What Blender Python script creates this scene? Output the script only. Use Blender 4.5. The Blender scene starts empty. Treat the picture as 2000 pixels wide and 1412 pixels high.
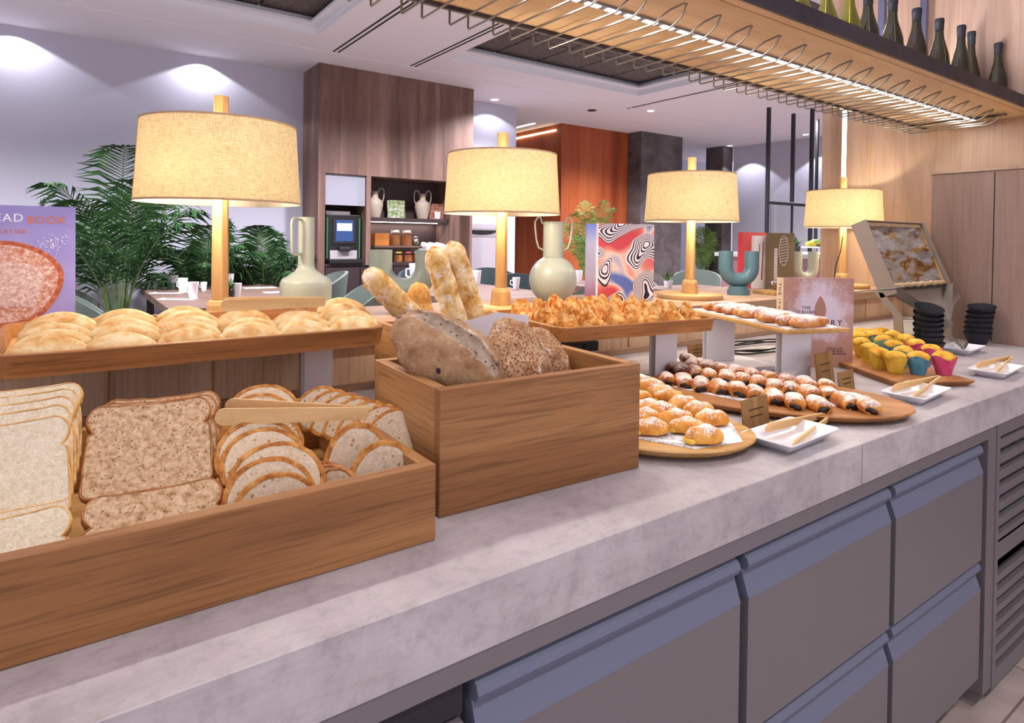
import bpy, bmesh, math, random
from math import pi, sin, cos, radians as rad, atan2, sqrt
from mathutils import Vector as V, Matrix, Euler, noise
import numpy as np
scn = bpy.context.scene
COL = scn.collection
random.seed(7)

# ------------------------------------------------------------ camera
F, YAW, PITCH, ROLL, CY = 1228.034, .617038, -.013630, .012931, 481.4
CAM = np.array([0, 0, 1.36])
_fw = np.array([sin(YAW)*cos(PITCH), cos(YAW)*cos(PITCH), sin(PITCH)])
_r = np.array([cos(YAW), -sin(YAW), 0.]); _u = np.cross(_r, _fw)
_r2 = _r*cos(ROLL)+_u*sin(ROLL); _u2 = -_r*sin(ROLL)+_u*cos(ROLL)
RR = np.array([_r2, _u2, _fw])
cd = bpy.data.cameras.new('camera'); cam = bpy.data.objects.new('camera', cd); COL.objects.link(cam)
cd.sensor_fit = 'HORIZONTAL'; cd.sensor_width = 36; cd.lens = F/2000*36
cd.shift_y = -(706-CY)/2000
cd.clip_start = .02; cd.clip_end = 60
M = Matrix(((_r2[0], _u2[0], -_fw[0]), (_r2[1], _u2[1], -_fw[1]), (_r2[2], _u2[2], -_fw[2])))
cam.matrix_world = Matrix.Translation(V(CAM)) @ M.to_4x4()
scn.camera = cam

def at(x, y, X=None, Y=None, Z=None):
    """point of the place seen at a photo position, on the plane X=, Y= or Z="""
    d = RR.T @ np.array([(x-1000)/F, -(y-CY)/F, 1.])
    ax, v = (0, X) if X is not None else (1, Y) if Y is not None else (2, Z)
    return V(CAM + d*(v-CAM[ax])/d[ax])

# ------------------------------------------------------------ light
scn.view_settings.view_transform = 'Standard'; scn.view_settings.look = 'None'
scn.view_settings.gamma = 1; scn.view_settings.use_curve_mapping = False
scn.view_settings.exposure = EXPO = 0.12
w = bpy.data.worlds.new('room_daylight'); scn.world = w; w.use_nodes = True
bg = w.node_tree.nodes['Background']
bg.inputs[0].default_value = (.87, .85, 1.0, 1); bg.inputs[1].default_value = 1.22

def lamp(kind, name, loc, energy, color=(1, 1, 1), size=.1, sy=None, aim=None, spot=None, blend=.2):
    l = bpy.data.lights.new(name, kind); o = bpy.data.objects.new(name, l); COL.objects.link(o)
    o.location = loc; l.energy = energy; l.color = color
    if kind == 'AREA':
        l.size = size
        if sy: l.shape = 'RECTANGLE'; l.size_y = sy
    else: l.shadow_soft_size = size
    if spot: l.spot_size = rad(spot); l.spot_blend = blend
    if aim is not None: o.rotation_euler = (V(aim)-V(loc)).to_track_quat('-Z', 'Y').to_euler()
    return o
HC = 3.4; W = .92; RT = 1.085; LY = 1.95
WARM = (1, .85, .63); COOL = (.93, .93, 1)
# under-shelf strip light, wine shelf
lamp('AREA', 'shelf_strip_light', (1.9, 1.35, 2.015), 24, (1, .96, .93), 4.2, .03)
# downlights over the aisle in front of the counter
for i, (x, y) in enumerate(((-.9, -.9), (.5, -.9), (1.9, -.9), (3.3, -.9))):
    lamp('SPOT', 'aisle_downlight', (x, y, HC-.02), 90, (1, .93, .90), .06, spot=100, blend=.5)
lamp('AREA', 'shelf_top_uplight', (1.9, 1.56, 2.10), 60, (.93, .88, 1), 4.2, .04, aim=(1.9, 1.57, 3.2))
# wall washers in the room behind
for (px, py, dd, e) in ((392, 136, .15, 30), (25, 88, .17, 30), (955, 222, .30, 22)):
    p = at(px, py, Y=8.0)
    lamp('SPOT', 'wall_washer', (p.x, 8.0-dd, HC-.03), e, (.90, .90, 1), .02, spot=128, blend=.12)
for (yy, e) in ((8.0, 60), (6.45, 60), (5.0, 60)):
    lamp('SPOT', 'wall_washer', (11.9-.42, yy, HC-.03), e, (.90, .90, 1), .02, spot=100, blend=.15)
for (x, y) in ((1.0, 5.5), (3.0, 5.8), (5.0, 6.8), (7.5, 6.9), (6.5, 4.5), (9.5, 5.5), (-1.5, 5.5)):
    lamp('SPOT', 'room_fill_spot', (x, y, HC-.03), 520, (.97, .94, 1), .08, spot=140, blend=.6)  # added fill spots without fixtures; their floor bounce brightens the ceiling

# ------------------------------------------------------------ materials
def lin(c):
    if isinstance(c, str): c = [int(c[i:i+2], 16)/255 for i in (0, 2, 4)]
    return tuple(x/12.92 if x <= .04045 else ((x+.055)/1.055)**2.4 for x in c)+(1,)
class Mat:
    def __init__(s, name, rough=.5, metal=0, spec=.4):
        s.m = bpy.data.materials.new(name); s.m.use_nodes = True; s.t = s.m.node_tree; s.n = s.t.nodes
        s.b = s.n['Principled BSDF']; s.set('Roughness', rough); s.set('Metallic', metal); s.set('Specular IOR Level', spec)
        s._c = None
    def set(s, k, v): s.b.inputs[k].default_value = v
    def node(s, t, **k):
        n = s.n.new(t)
        for a, v in k.items():
            if a in n.inputs: 
                n.inputs[a].default_value = v
            else: setattr(n, a, v)
        return n
    def link(s, a, b): s.t.links.new(a, b)
    def co(s, scale=(1, 1, 1), rnd=True, loc=(0, 0, 0)):
        tc = s.node('ShaderNodeTexCoord'); mp = s.node('ShaderNodeMapping'); mp.inputs['Scale'].default_value = scale
        mp.inputs['Location'].default_value = loc
        src = tc.outputs['Object']
        if rnd:
            oi = s.node('ShaderNodeObjectInfo'); ad = s.node('ShaderNodeVectorMath', operation='ADD')
            mu = s.node('ShaderNodeMath', operation='MULTIPLY'); mu.inputs[1].default_value = 7.3
            s.link(oi.outputs['Random'], mu.inputs[0]); s.link(tc.outputs['Object'], ad.inputs[0]); s.link(mu.outputs[0], ad.inputs[1]); src = ad.outputs[0]
        s.link(src, mp.inputs['Vector']); return mp.outputs[0]
    def noise(s, co, scale, detail=4, rough=.55, dist=0):
        n = s.node('ShaderNodeTexNoise'); n.inputs['Scale'].default_value = scale; n.inputs['Detail'].default_value = detail
        n.inputs['Roughness'].default_value = rough; n.inputs['Distortion'].default_value = dist
        s.link(co, n.inputs['Vector']); return n.outputs['Fac']
    def vor(s, co, scale, feature='F1'):
        n = s.node('ShaderNodeTexVoronoi', feature=feature); n.inputs['Scale'].default_value = scale
        s.link(co, n.inputs['Vector']); return n.outputs['Distance']
    def ramp(s, fac, stops):
        r = s.node('ShaderNodeValToRGB'); e = r.color_ramp.elements
        while len(e) < len(stops): e.new(.5)
        for el, (p, c) in zip(e, stops): el.position = p; el.color = lin(c) if not isinstance(c, (int, float)) else (c, c, c, 1)
        s.link(fac, r.inputs[0]); return r.outputs[0]
    def mix(s, fac, a, b, mode='MIX'):
        n = s.node('ShaderNodeMix', data_type='RGBA', blend_type=mode)
        for i, v in ((0, fac), (6, a), (7, b)):
            if hasattr(v, 'is_linked') or hasattr(v, 'links'): s.link(v, n.inputs[i])
            elif i == 0: n.inputs[0].default_value = v
            else: n.inputs[i].default_value = lin(v)
        return n.outputs[2]
    def col(s, c):
        if hasattr(c, 'links'): s.link(c, s.b.inputs['Base Color'])
        else: s.b.inputs['Base Color'].default_value = lin(c)
        return s
    def bump(s, h, strength=.3, dist=.002):
        b = s.node('ShaderNodeBump'); b.inputs['Strength'].default_value = strength; b.inputs['Distance'].default_value = dist
        s.link(h, b.inputs['Height']); s.link(b.outputs[0], s.b.inputs['Normal']); return s
    def rgh(s, f, a, b):
        m = s.node('ShaderNodeMapRange'); m.inputs[3].default_value = a; m.inputs[4].default_value = b
        s.link(f, m.inputs[0]); s.link(m.outputs[0], s.b.inputs['Roughness']); return s

def plain(name, c, rough=.5, metal=0, spec=.4, bump=0, bs=60, vary=0):
    m = Mat(name, rough, metal, spec)
    if bump or vary:
        co = m.co(); n = m.noise(co, bs)
        if bump: m.bump(n, bump)
        if vary:
            a = tuple(max(0, x-vary) for x in hexf(c)); b = tuple(min(1, x+vary) for x in hexf(c))
            m.col(m.ramp(m.noise(co, bs/8), [(.3, a), (.7, b)])); return m.m
    m.col(c); return m.m
def hexf(c): return tuple(int(c[i:i+2], 16)/255 for i in (0, 2, 4)) if isinstance(c, str) else c

def wood(name, dark, mid, light, axis=0, s=1., rough=.45, streak=1., rnd=True, bands=0):
    """grain runs along axis"""
    m = Mat(name, rough, 0, .3)
    st = 11.; sc = [st*s]*3; sc[axis] = .9*s
    co = m.co(sc, rnd)
    base = m.noise(co, 1.0, 5, .6, .9)
    sc2 = [260*s]*3; sc2[axis] = 7.*s
    co2 = m.co(sc2, rnd); fine = m.noise(co2, 1.0, 3, .6, .3)
    c = m.ramp(base, [(.25, dark), (.48, mid), (.75, light)])
    f = m.ramp(fine, [(.36, .42), (.50, 1.)])
    c = m.mix(.55*streak, c, f, 'MULTIPLY')
    if bands:      # wide vertical boards of differing tone
        sb = [bands]*3; sb[axis] = .001
        cb = m.co(sb, rnd); nb = m.noise(cb, 1., 1, .5, 0)
        c = m.mix(.5, c, m.ramp(nb, [(.35, .62), (.62, 1.)]), 'MULTIPLY')
    m.col(c); m.bump(fine, .12, .001); m.rgh(fine, rough+.12, rough-.05)
    return m.m

OAK = [wood('oak_'+'xyz'[a], '7c4f2a', 'a8703f', 'c6905a', a) for a in range(3)]
OAKL = [wood('pale_oak_'+'xyz'[a], '9c6f3c', 'c4965a', 'd9b27a', a, 1.2, streak=.5) for a in range(3)]
LAMPW = wood('lamp_oak', '9a7242', 'b88f5c', 'caa876', 2, 1.5, streak=.5)
LAMPB = wood('lamp_base_oak', '9a7242', 'b88f5c', 'caa876', 0, 1.5, streak=.4)
BEECH = wood('beech', 'c49a63', 'dcb57d', 'e8c999', 0, 1.5, .5, .25)
RISER = wood('riser_laminate_wood', 'b08e6e', 'd8b796', 'eacdad', 2, .55, .5, .6, False, 5.)
RISERX = wood('riser_top_wood', '8f6f58', 'ab8a70', 'c0a288', 0, .6, .5, .6, False)
WALLW = wood('wall_oak_laminate', '866a52', 'ae917a', 'c8ae96', 2, .30, .5, .4, False, 3.2)
PANELW = wood('panel_oak_laminate', '745b4c', '94786a', 'ab9084', 2, .30, .5, .4, False, 4.)
BLOCKW = wood('walnut_laminate', '4d3a35', '74594f', '8e7268', 2, .5, .5, .8, False, 7.)
ORANGE = wood('orange_cherry_wood', '7c3318', 'a3502a', 'b9653a', 2, .3, .4, .4, False, 3.)
TABLEW = wood('table_wood', '57423a', '6c554c', '7f6960', 0, .7, .5, .6, False)
SHELFW = wood('shelf_wood', 'b8976c', 'd2b48c', 'dfc8a4', 0, .6, .5, .4, False)

m = Mat('grey_concrete_laminate', .42, 0, .45); co = m.co((1, 1, 1), False)
n1 = m.noise(co, 5, 7, .65, .5); n2 = m.noise(co, 38, 4, .7); n3 = m.noise(m.co((3, 14, 14), False), 9, 4)
c = m.ramp(n1, [(.3, '938b8e'), (.5, 'aea6a7'), (.72, 'c1babb')])
c = m.mix(.5, c, m.ramp(n2, [(.35, .72), (.5, 1.)]), 'MULTIPLY'); c = m.mix(.3, c, m.ramp(n3, [(.3, .75), (.55, 1.)]), 'MULTIPLY')
m.col(c); m.bump(n2, .05, .001); m.rgh(n1, .38, .55); CONC = m.m
m = Mat('dark_stone', .6); co = m.co((1, 1, 1), False); n1 = m.noise(co, 2.2, 8, .7, .6)
m.col(m.ramp(n1, [(.3, '3a3434'), (.5, '574f4f'), (.7, '706868')])); STONE = m.m
m = Mat('acoustic_ceiling_tile', .95); co = m.co((1, 1, 1), False); n1 = m.noise(co, 90, 6, .8)
m.col(m.ramp(n1, [(.38, '2a2424'), (.5, '5a504d'), (.62, '8a7f7a')])); m.bump(n1, .5, .01); TILE = m.m
m = Mat('floor_tile', .4); co = m.co((1, 1, 1), False); n1 = m.noise(co, 6, 5)
br = m.node('ShaderNodeTexBrick'); br.inputs['Scale'].default_value = 1.6; br.inputs['Mortar Size'].default_value = .006
br.offset = 0; br.inputs['Row Height'].default_value = 1.; br.inputs['Brick Width'].default_value = 1.
m.link(co, br.inputs['Vector']); br.inputs['Color1'].default_value = br.inputs['Color2'].default_value = (1, 1, 1, 1); br.inputs['Mortar'].default_value = (.45, .42, .42, 1)
m.col(m.mix(1., m.ramp(n1, [(.3, 'a0908a'), (.7, 'b9aaa4')]), br.outputs[0], 'MULTIPLY')); FLOOR = m.m
m = Mat('white_paint', .8, 0, .2); m.col('b4b3c1'); PAINT = m.m
m = Mat('ceiling_paint', .8, 0, .2); m.col('d9d4da'); CPAINT = m.m
m = Mat('recess_edge_paint', .8, 0, .2); m.col('d6d6dc'); CEDGE = m.m
STEEL = plain('brushed_steel', '8f8e93', .38, .75, .5, .04, 200)
FRIDGE = plain('grey_steel_front', '767073', .45, .3, .5, .02, 200)
FRIDGEL = plain('blue_grey_plastic', '63677a', .5, 0, .4)
BLK = plain('black_plastic', '141315', .5)
BLKM = plain('black_metal', '2b292d', .45, .3)
SHELFM = plain('dark_steel_angle', '4a4850', .4, .6, vary=.04, bs=40)
WIRE = plain('rack_wire_steel', '8d8881', .42, .95)
WHITEM = plain('white_lacquer', 'e6e3e6', .35)
PORC = plain('white_porcelain', 'ecebef', .15, 0, .6)
PAPER = plain('white_paper', 'efeef2', .7)
GAP = plain('shadow_gap', '101010', .9)
m = Mat('newsprint_paper', .7); co = m.co((1, 1, 1)); br = m.node('ShaderNodeTexBrick'); br.inputs['Scale'].default_value = 60
br.inputs['Mortar Size'].default_value = .03; m.link(co, br.inputs['Vector'])
n1 = m.noise(co, 320, 2); n2 = m.noise(co, 14, 1)
c = m.mix(m.ramp(n2, [(.5, 0.), (.52, .7)]), 'e9e8ea', m.ramp(n1, [(.45, '4c4a50'), (.55, 'e6e5e8')])); m.col(c); NEWS = m.m

def emis(name, c, st, base='ffffff'):
    m = Mat(name, .5); m.col(base); m.b.inputs['Emission Color'].default_value = lin(c); m.b.inputs['Emission Strength'].default_value = st; return m.m
LED = emis('led_white', 'f4f2ff', 5.); LEDW = emis('led_warm', 'ffe2a8', 5.); SPOTM = emis('spot_lens', 'ffffff', 8.)

m = Mat('linen_lampshade', .9, 0, .1)
a = m.noise(m.co((800, 800, 22)), 1, 2, .5); b2 = m.noise(m.co((60, 60, 700)), 1, 2, .5)
wv = m.mix(.5, a, b2); c = m.ramp(wv, [(.36, '988a6e'), (.5, 'c0b394'), (.62, 'd4cab0')]); m.col(c)
tr = m.node('ShaderNodeBsdfTranslucent'); m.link(c, tr.inputs[0]); mx = m.node('ShaderNodeMixShader'); mx.inputs[0].default_value = .52
out = m.n['Material Output']; m.link(m.b.outputs[0], mx.inputs[1]); m.link(tr.outputs[0], mx.inputs[2]); m.link(mx.outputs[0], out.inputs[0]); LINEN = m.m
m = Mat('shade_lining', .9, 0, .1); m.col('f4efe4'); tr = m.node('ShaderNodeBsdfTranslucent'); tr.inputs[0].default_value = lin('fff6e4'); mx = m.node('ShaderNodeMixShader'); mx.inputs[0].default_value = .6
m.link(m.b.outputs[0], mx.inputs[1]); m.link(tr.outputs[0], mx.inputs[2]); m.link(mx.outputs[0], m.n['Material Output'].inputs[0]); LINING = m.m
TRIMM = plain('lampshade_trim', '9c8068', .8)

def bread(name, stops, sc=18, bump=.5, bd=.004, flour=0, seeds=None, spk=0, rough=.7, floursc=25):
    m = Mat(name, rough, 0, .25); co = m.co(); n = m.noise(co, sc, 7, .62, .4)
    c = m.ramp(n, stops); h = n
    if seeds:
        v = m.vor(co, seeds[0]); c = m.mix(m.ramp(v, [(seeds[2], 1.), (seeds[2]+.06, 0.)]), c, seeds[1])
    if flour:
        f = m.noise(co, floursc, 6, .75, .6); c = m.mix(m.ramp(f, [(.62-flour*.2, 0.), (.70-flour*.15, .9)]), c, 'f0e8dc')
    if spk:
        v = m.noise(co, 160, 2, .5); c = m.mix(spk, c, m.ramp(v, [(.38, .45), (.5, 1.)]), 'MULTIPLY')
    fine = m.noise(co, sc*9, 4, .6); hh = m.mix(.35, n, fine)
    m.col(c); m.bump(hh, bump, bd); return m.m
def crumb(name, a, b, hole, sc=70, thr=.35, holes=0):
    m = Mat(name, .9, 0, .1); co = m.co(); n = m.noise(co, sc, 5, .7, .3); n2 = m.noise(co, sc*2.6, 3, .6)
    c = m.ramp(n, [(thr-.08, hole), (thr+.05, a), (.62, b)]); c = m.mix(.35, c, m.ramp(n2, [(.35, .6), (.5, 1.)]), 'MULTIPLY')
    if holes: c = m.mix(m.ramp(m.vor(co, holes), [(.15, .85), (.21, 0.)]), c, hole)
    m.col(c); m.bump(m.mix(.4, n, n2), .9, .004); return m.m
CR_WHITE = crumb('white_bread_crumb', 'd6c5a6', 'e8dcc4', 'bfa67c', 150, .3)
CR_BROWN = crumb('brown_bread_crumb', 'b8956f', 'd8bc9a', '7a5638', 110, .38, 130)
CR_ROUND = crumb('sourdough_crumb', 'cdb596', 'dfccb2', 'a07a48', 120, .3, 75)
CRUST = bread('golden_crust', [(.3, '84481c'), (.48, 'b97836'), (.7, 'd8a25c')], 70, .9, .003)
CRUSTB = bread('brown_crust', [(.3, '7f4a22'), (.5, 'ab7040'), (.7, 'c48f5c')], 40, .4, .002)
CRUSTW = bread('pale_crust', [(.3, 'b67c3c'), (.5, 'd9ab68'), (.7, 'ecd0a0')], 40, .3, .002)
ROLL = bread('bread_roll_crust', [(.3, 'bd8442'), (.46, 'd6ac70'), (.66, 'e8d2a6')], 34, .3, .0015)
BAG = bread('baguette_crust', [(.30, 'a8702c'), (.42, 'cf9a4e'), (.52, 'e0bb7c'), (.68, 'f0dcb4')], 30, .8, .005, flour=.45)
BAGS = bread('seeded_baguette_crust', [(.28, 'a06426'), (.47, 'cf954a'), (.68, 'e2b878')], 30, .6, .004, seeds=(150, '8a5a20', .22), flour=.1)
LOAFR = bread('raisin_loaf_crust', [(.30, '8a6442'), (.42, 'a27c58'), (.55, 'b08c68'), (.7, 'c2a480')], 30, .9, .005, flour=.1, seeds=(26, '2c2030', .13), spk=.25)
LOAFS = bread('seeded_loaf_crust', [(.28, '8a5c3a'), (.47, 'b48a62'), (.68, 'cfae88')], 30, .9, .006, seeds=(190, '84492a', .34), flour=.2, spk=.45)
CROI = bread('croissant_crust', [(.30, '8e4412'), (.45, 'c87c30'), (.60, 'e8bb74'), (.75, 'f2d6a0')], 50, .9, .004)
def sugared(name, stops, sug=.5, sc=30):
    m = Mat(name, .55, 0, .35); co = m.co(); n = m.noise(co, sc, 6, .6, .4); c = m.ramp(n, stops)
    tc = m.node('ShaderNodeTexCoord'); sx = m.node('ShaderNodeSeparateXYZ'); m.link(tc.outputs['Generated'], sx.inputs[0])
    f = m.noise(co, 210, 3, .8); pt = m.noise(co, 28, 2, .5)
    ma = m.node('ShaderNodeMath', operation='MULTIPLY_ADD'); m.link(sx.outputs['Z'], ma.inputs[0]); ma.inputs[1].default_value = .55; m.link(f, ma.inputs[2])
    mb = m.node('ShaderNodeMath', operation='MULTIPLY_ADD'); m.link(pt, mb.inputs[0]); mb.inputs[1].default_value = .6; m.link(ma.outputs[0], mb.inputs[2])
    mc = m.node('ShaderNodeMath', operation='MULTIPLY'); m.link(mb.outputs[0], mc.inputs[0]); mc.inputs[1].default_value = .7; th = .92-.2*sug
    c = m.mix(m.ramp(mc.outputs[0], [(th, 0.), (th+.07, .85)]), c, 'f3ece8')
    m.col(c); m.bump(n, .5, .003); return m.m
PCHO = sugared('sugared_choco_pastry', [(.3, '8a4214'), (.48, 'c2742c'), (.68, 'dfa452')], .40)
PCHOD = sugared('dark_choco_pastry', [(.3, '4e2414'), (.48, '7c4426'), (.68, 'a06a40')], .25)
PPUF = sugared('sugared_cream_pastry', [(.3, 'b0621a'), (.48, 'd89236'), (.68, 'ecb658')], .34)
PSTR = sugared('sugared_long_pastry', [(.3, '8c4016'), (.48, 'c27634'), (.68, 'dca25c')], .52)
CHOC = plain('chocolate_filling', '20110c', .35, bump=.6, bs=200)
CREAM = plain('custard', 'e9c64c', .5)
MUFT = bread('muffin_top', [(.3, 'b97a1c'), (.48, 'dca632'), (.68, 'efc964')], 45, .6, .003)
MUFW = [plain('yellow_muffin_paper', 'd2ab34', .6, vary=.10, bs=240), plain('blue_muffin_paper', '3f7d96', .6, vary=.1, bs=240),
        plain('pink_muffin_paper', 'cf4a78', .6, vary=.08, bs=240), plain('teal_muffin_paper', '7fae98', .6, vary=.08, bs=240)]
BLKF = plain('black_fluted_paper', '25262c', .55)
CERG = plain('sage_ceramic', '9fa394', .38, 0, .5, .03, 90)
CERW = plain('pale_sage_ceramic', 'a2a698', .35, 0, .5, .03, 90)
CERT = plain('teal_ceramic', '4c6c78', .4, 0, .5)
CERU = plain('sage_grey_ceramic', '7c867e', .45, 0, .4)
CERC = plain('cream_ceramic', 'b5a796', .5)
CHAIRG = plain('green_velvet', '646f69', .9, 0, .2)
CHAIRD = plain('dark_teal_seat', '2d3a3e', .8)
LEAF = bread('palm_leaf', [(.3, '182e1a'), (.5, '294a28'), (.7, '446a38')], 6, 0, .001, rough=.5)
LEAFL = bread('light_palm_leaf', [(.3, '3a5226'), (.5, '5f7c3c'), (.7, '8aa05c')], 6, 0, .001, rough=.5)
STEM = plain('palm_stem', '5d7440', .6)
POT = plain('dark_pot', '35302e', .6)
m = Mat('clear_glass', .03, 0, .5); m.set('Transmission Weight', 1.); m.set('IOR', 1.25); m.col('f2f4f0'); GLASS = m.m
def glassy(name, c, rough=.06):
    m = Mat(name, rough, 0, .6); m.set('Transmission Weight', .55); m.col(c); return m.m
BOTD = glassy('dark_bottle_glass', '3a3820'); BOTG = glassy('green_bottle_glass', '8c8a1e')
STEELD = plain('honey_stand_steel', 'a0968c', .35, .6, .5, .05, 120)
m = Mat('honeycomb', .45, 0, .4); co = m.co(); n = m.noise(m.co((.6, 1, 2.2)), 9, 5, .7, .8); v = m.vor(co, 190)
c = m.ramp(n, [(.38, '6a3f0c'), (.44, 'a8752c'), (.475, 'a0968f'), (.7, 'c2bab6')]); c = m.mix(.6, c, m.ramp(v, [(.1, 1.), (.6, .45)]), 'MULTIPLY')
m.col(c); m.bump(v, .8, .004); COMB = m.m
WAX = bread('wax_edge', [(.3, 'b08a5c'), (.5, 'cfae84'), (.7, 'e2cba8')], 60, .5, .003)
HONEY = glassy('honey', 'd9a520', .1)

# ------------------------------------------------------------ mesh helpers
def mk(name, bm, mat, parent=None, smooth=False, loc=None, rot=None):
    bmesh.ops.recalc_face_normals(bm, faces=bm.faces)
    me = bpy.data.meshes.new(name); bm.to_mesh(me); bm.free()
    mats = mat if isinstance(mat, (list, tuple)) else [mat]
    for x in mats: me.materials.append(x)
    if smooth:
        me.shade_smooth()
        if smooth != 'all': me.set_sharp_from_angle(angle=rad(smooth if smooth is not True else 40))
    o = bpy.data.objects.new(name, me); COL.objects.link(o)
    if parent: o.parent = parent
    if loc is not None: o.location = loc
    if rot is not None: o.rotation_euler = rot
    return o
def tag(o, label, cat, group=None):
    o['label'] = label; o['category'] = cat
    if group: o['group'] = group
    return o
def thing(name, label, cat, loc=(0, 0, 0), rz=0, group=None, rot=None):
    o = bpy.data.objects.new(name, None); COL.objects.link(o); o.location = loc; o.rotation_euler = rot or (0, 0, rz)
    o.empty_display_size = .02
    return tag(o, label, cat, group)
def struct(name, bm, mat, smooth=False):
    o = mk(name, bm, mat, None, smooth); o['kind'] = 'structure'; return o
def dup(root, loc=None, rot=None, label=None, scale=None):
    c = root.copy(); COL.objects.link(c)
    if loc is not None: c.location = loc
    if rot is not None: c.rotation_euler = rot
    if scale is not None: c.scale = (scale,)*3 if not hasattr(scale, '__len__') else scale
    if label: c['label'] = label
    for ch in root.children:
        d = ch.copy(); COL.objects.link(d); d.parent = c
        for g in ch.children:
            e = g.copy(); COL.objects.link(e); e.parent = d
    return c
def B(): return bmesh.new()
def addv(bm, vs, fs):
    vv = [bm.verts.new(v) for v in vs]
    out = []
    for f in fs:
        try: out.append(bm.faces.new([vv[i] for i in f]))
        except ValueError: pass
    return vv, out
def box(bm, x0, x1, y0, y1, z0, z1, bev=0, seg=2, mtx=None):
    vs = [(x, y, z) for z in (z0, z1) for y in (y0, y1) for x in (x0, x1)]
    vv, ff = addv(bm, vs, [(0, 2, 3, 1), (4, 5, 7, 6), (0, 1, 5, 4), (2, 6, 7, 3), (0, 4, 6, 2), (1, 3, 7, 5)])
    if bev:
        es = list({e for f in ff for e in f.edges})
        r = bmesh.ops.bevel(bm, geom=es, offset=bev, segments=seg, affect='EDGES', profile=.5)
    if mtx is not None: bmesh.ops.transform(bm, matrix=mtx, verts=bm.verts)
    return bm
def bx(*a, **k): return box(B(), *a, **k)
def loft(bm, rings, cap0=True, cap1=True, closed=True, mat=None):
    vr = [[bm.verts.new(p) for p in r] for r in rings]; n = len(rings[0]); fs = []
    for a, b in zip(vr, vr[1:]):
        for i in range(n if closed else n-1):
            j = (i+1) % n
            try: fs.append(bm.faces.new((a[i], a[j], b[j], b[i])))
            except ValueError: pass
    if cap0: fs.append(bm.faces.new(vr[0][::-1]))
    if cap1: fs.append(bm.faces.new(vr[-1]))
    if mat is not None:
        for f in fs: f.material_index = mat
    return bm
def lathe(bm, prof, n=32, cx=0, cy=0, cap0=True, cap1=True, flute=0, nf=0):
    rings = []
    for r, z in prof:
        rings.append([(cx+r*(1+(flute*(i % 2))*(1 if nf else 0))*cos(2*pi*i/n), cy+r*(1+(flute*(i % 2))*(1 if nf else 0))*sin(2*pi*i/n), z) for i in range(n)])
    return loft(bm, rings, cap0, cap1)
def rr(w, d, r, z, n=6, cx=0, cy=0):
    out = []
    for (sx, sy, a0) in ((1, 1, 0), (-1, 1, pi/2), (-1, -1, pi), (1, -1, 3*pi/2)):
        for i in range(n+1):
            a = a0+pi/2*i/n; out.append((cx+sx*(w/2-r)+r*cos(a), cy+sy*(d/2-r)+r*sin(a), z))
    return out
def tube(bm, path, r, n=8, cap=True, sx=1., up=None, wob=None):
    P = [V(p) for p in path]; m = len(P); R = r if hasattr(r, '__len__') else [r]*m
    T = [(P[min(i+1, m-1)]-P[max(i-1, 0)]).normalized() for i in range(m)]
    u = V(up) if up else (V((0, 0, 1)) if abs(T[0].z) < .9 else V((1, 0, 0)))
    rings = []
    for i in range(m):
        u = (u-T[i]*u.dot(T[i])).normalized(); s = T[i].cross(u)
        ring = []
        for k in range(n):
            a = 2*pi*k/n; q = R[i]*(wob(i/(m-1), a) if wob else 1)
            ring.append(P[i]+s*cos(a)*q*sx+u*sin(a)*q)
        rings.append(ring)
    return loft(bm, rings, cap, cap)
def prism(bm, poly, z0, z1, bev=0):
    a = [(x, y, z0) for x, y in poly]; b = [(x, y, z1) for x, y in poly]
    loft(bm, [a, b])
    if bev:
        bmesh.ops.bevel(bm, geom=[e for e in bm.edges], offset=bev, segments=2, affect='EDGES')
    return bm
def blob(rx, ry, rz, sub=3, namp=0, nsc=10, seed=0, fn=None, bm=None, loc=(0, 0, 0)):
    bm = bm or B()
    r = bmesh.ops.create_icosphere(bm, subdivisions=sub, radius=1.)
    for v in r['verts']:
        p = v.co.copy(); q = V((p.x*rx, p.y*ry, p.z*rz))
        if fn: q = fn(p, q)
        if namp: q += p*namp*noise.noise(q*nsc+V((seed, seed*2, 0)))
        v.co = q+V(loc)
    return bm
def xf(bm, loc=(0, 0, 0), rot=(0, 0, 0), sc=None):
    m = Matrix.Translation(V(loc)) @ Euler(rot).to_matrix().to_4x4()
    if sc: m = m @ Matrix.Diagonal((*sc, 1))
    bmesh.ops.transform(bm, matrix=m, verts=bm.verts); return bm
def text(name, s, size, mat, parent, loc, rot, depth=.0004, align='LEFT', space=1., off=0):
    cu = bpy.data.curves.new(name, 'FONT'); cu.body = s; cu.size = size; cu.align_x = align; cu.space_character = space; cu.offset = off
    cu.extrude = depth; cu.resolution_u = 3
    t = bpy.data.objects.new(name, cu); COL.objects.link(t)
    bpy.context.view_layer.update()
    me = bpy.data.meshes.new_from_object(t.evaluated_get(bpy.context.evaluated_depsgraph_get()))
    bpy.data.objects.remove(t); me.materials.clear(); me.materials.append(mat)
    o = bpy.data.objects.new(name, me); COL.objects.link(o); o.parent = parent; o.location = loc; o.rotation_euler = rot
    return o
ORD = ['first', 'second', 'third', 'fourth', 'fifth', 'sixth', 'seventh', 'eighth', 'ninth', 'tenth', 'eleventh', 'twelfth', 'thirteenth']
# ============================================================ the setting
struct('floor', bx(-5, 14, -4, 11, -.05, 0), FLOOR)
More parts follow.
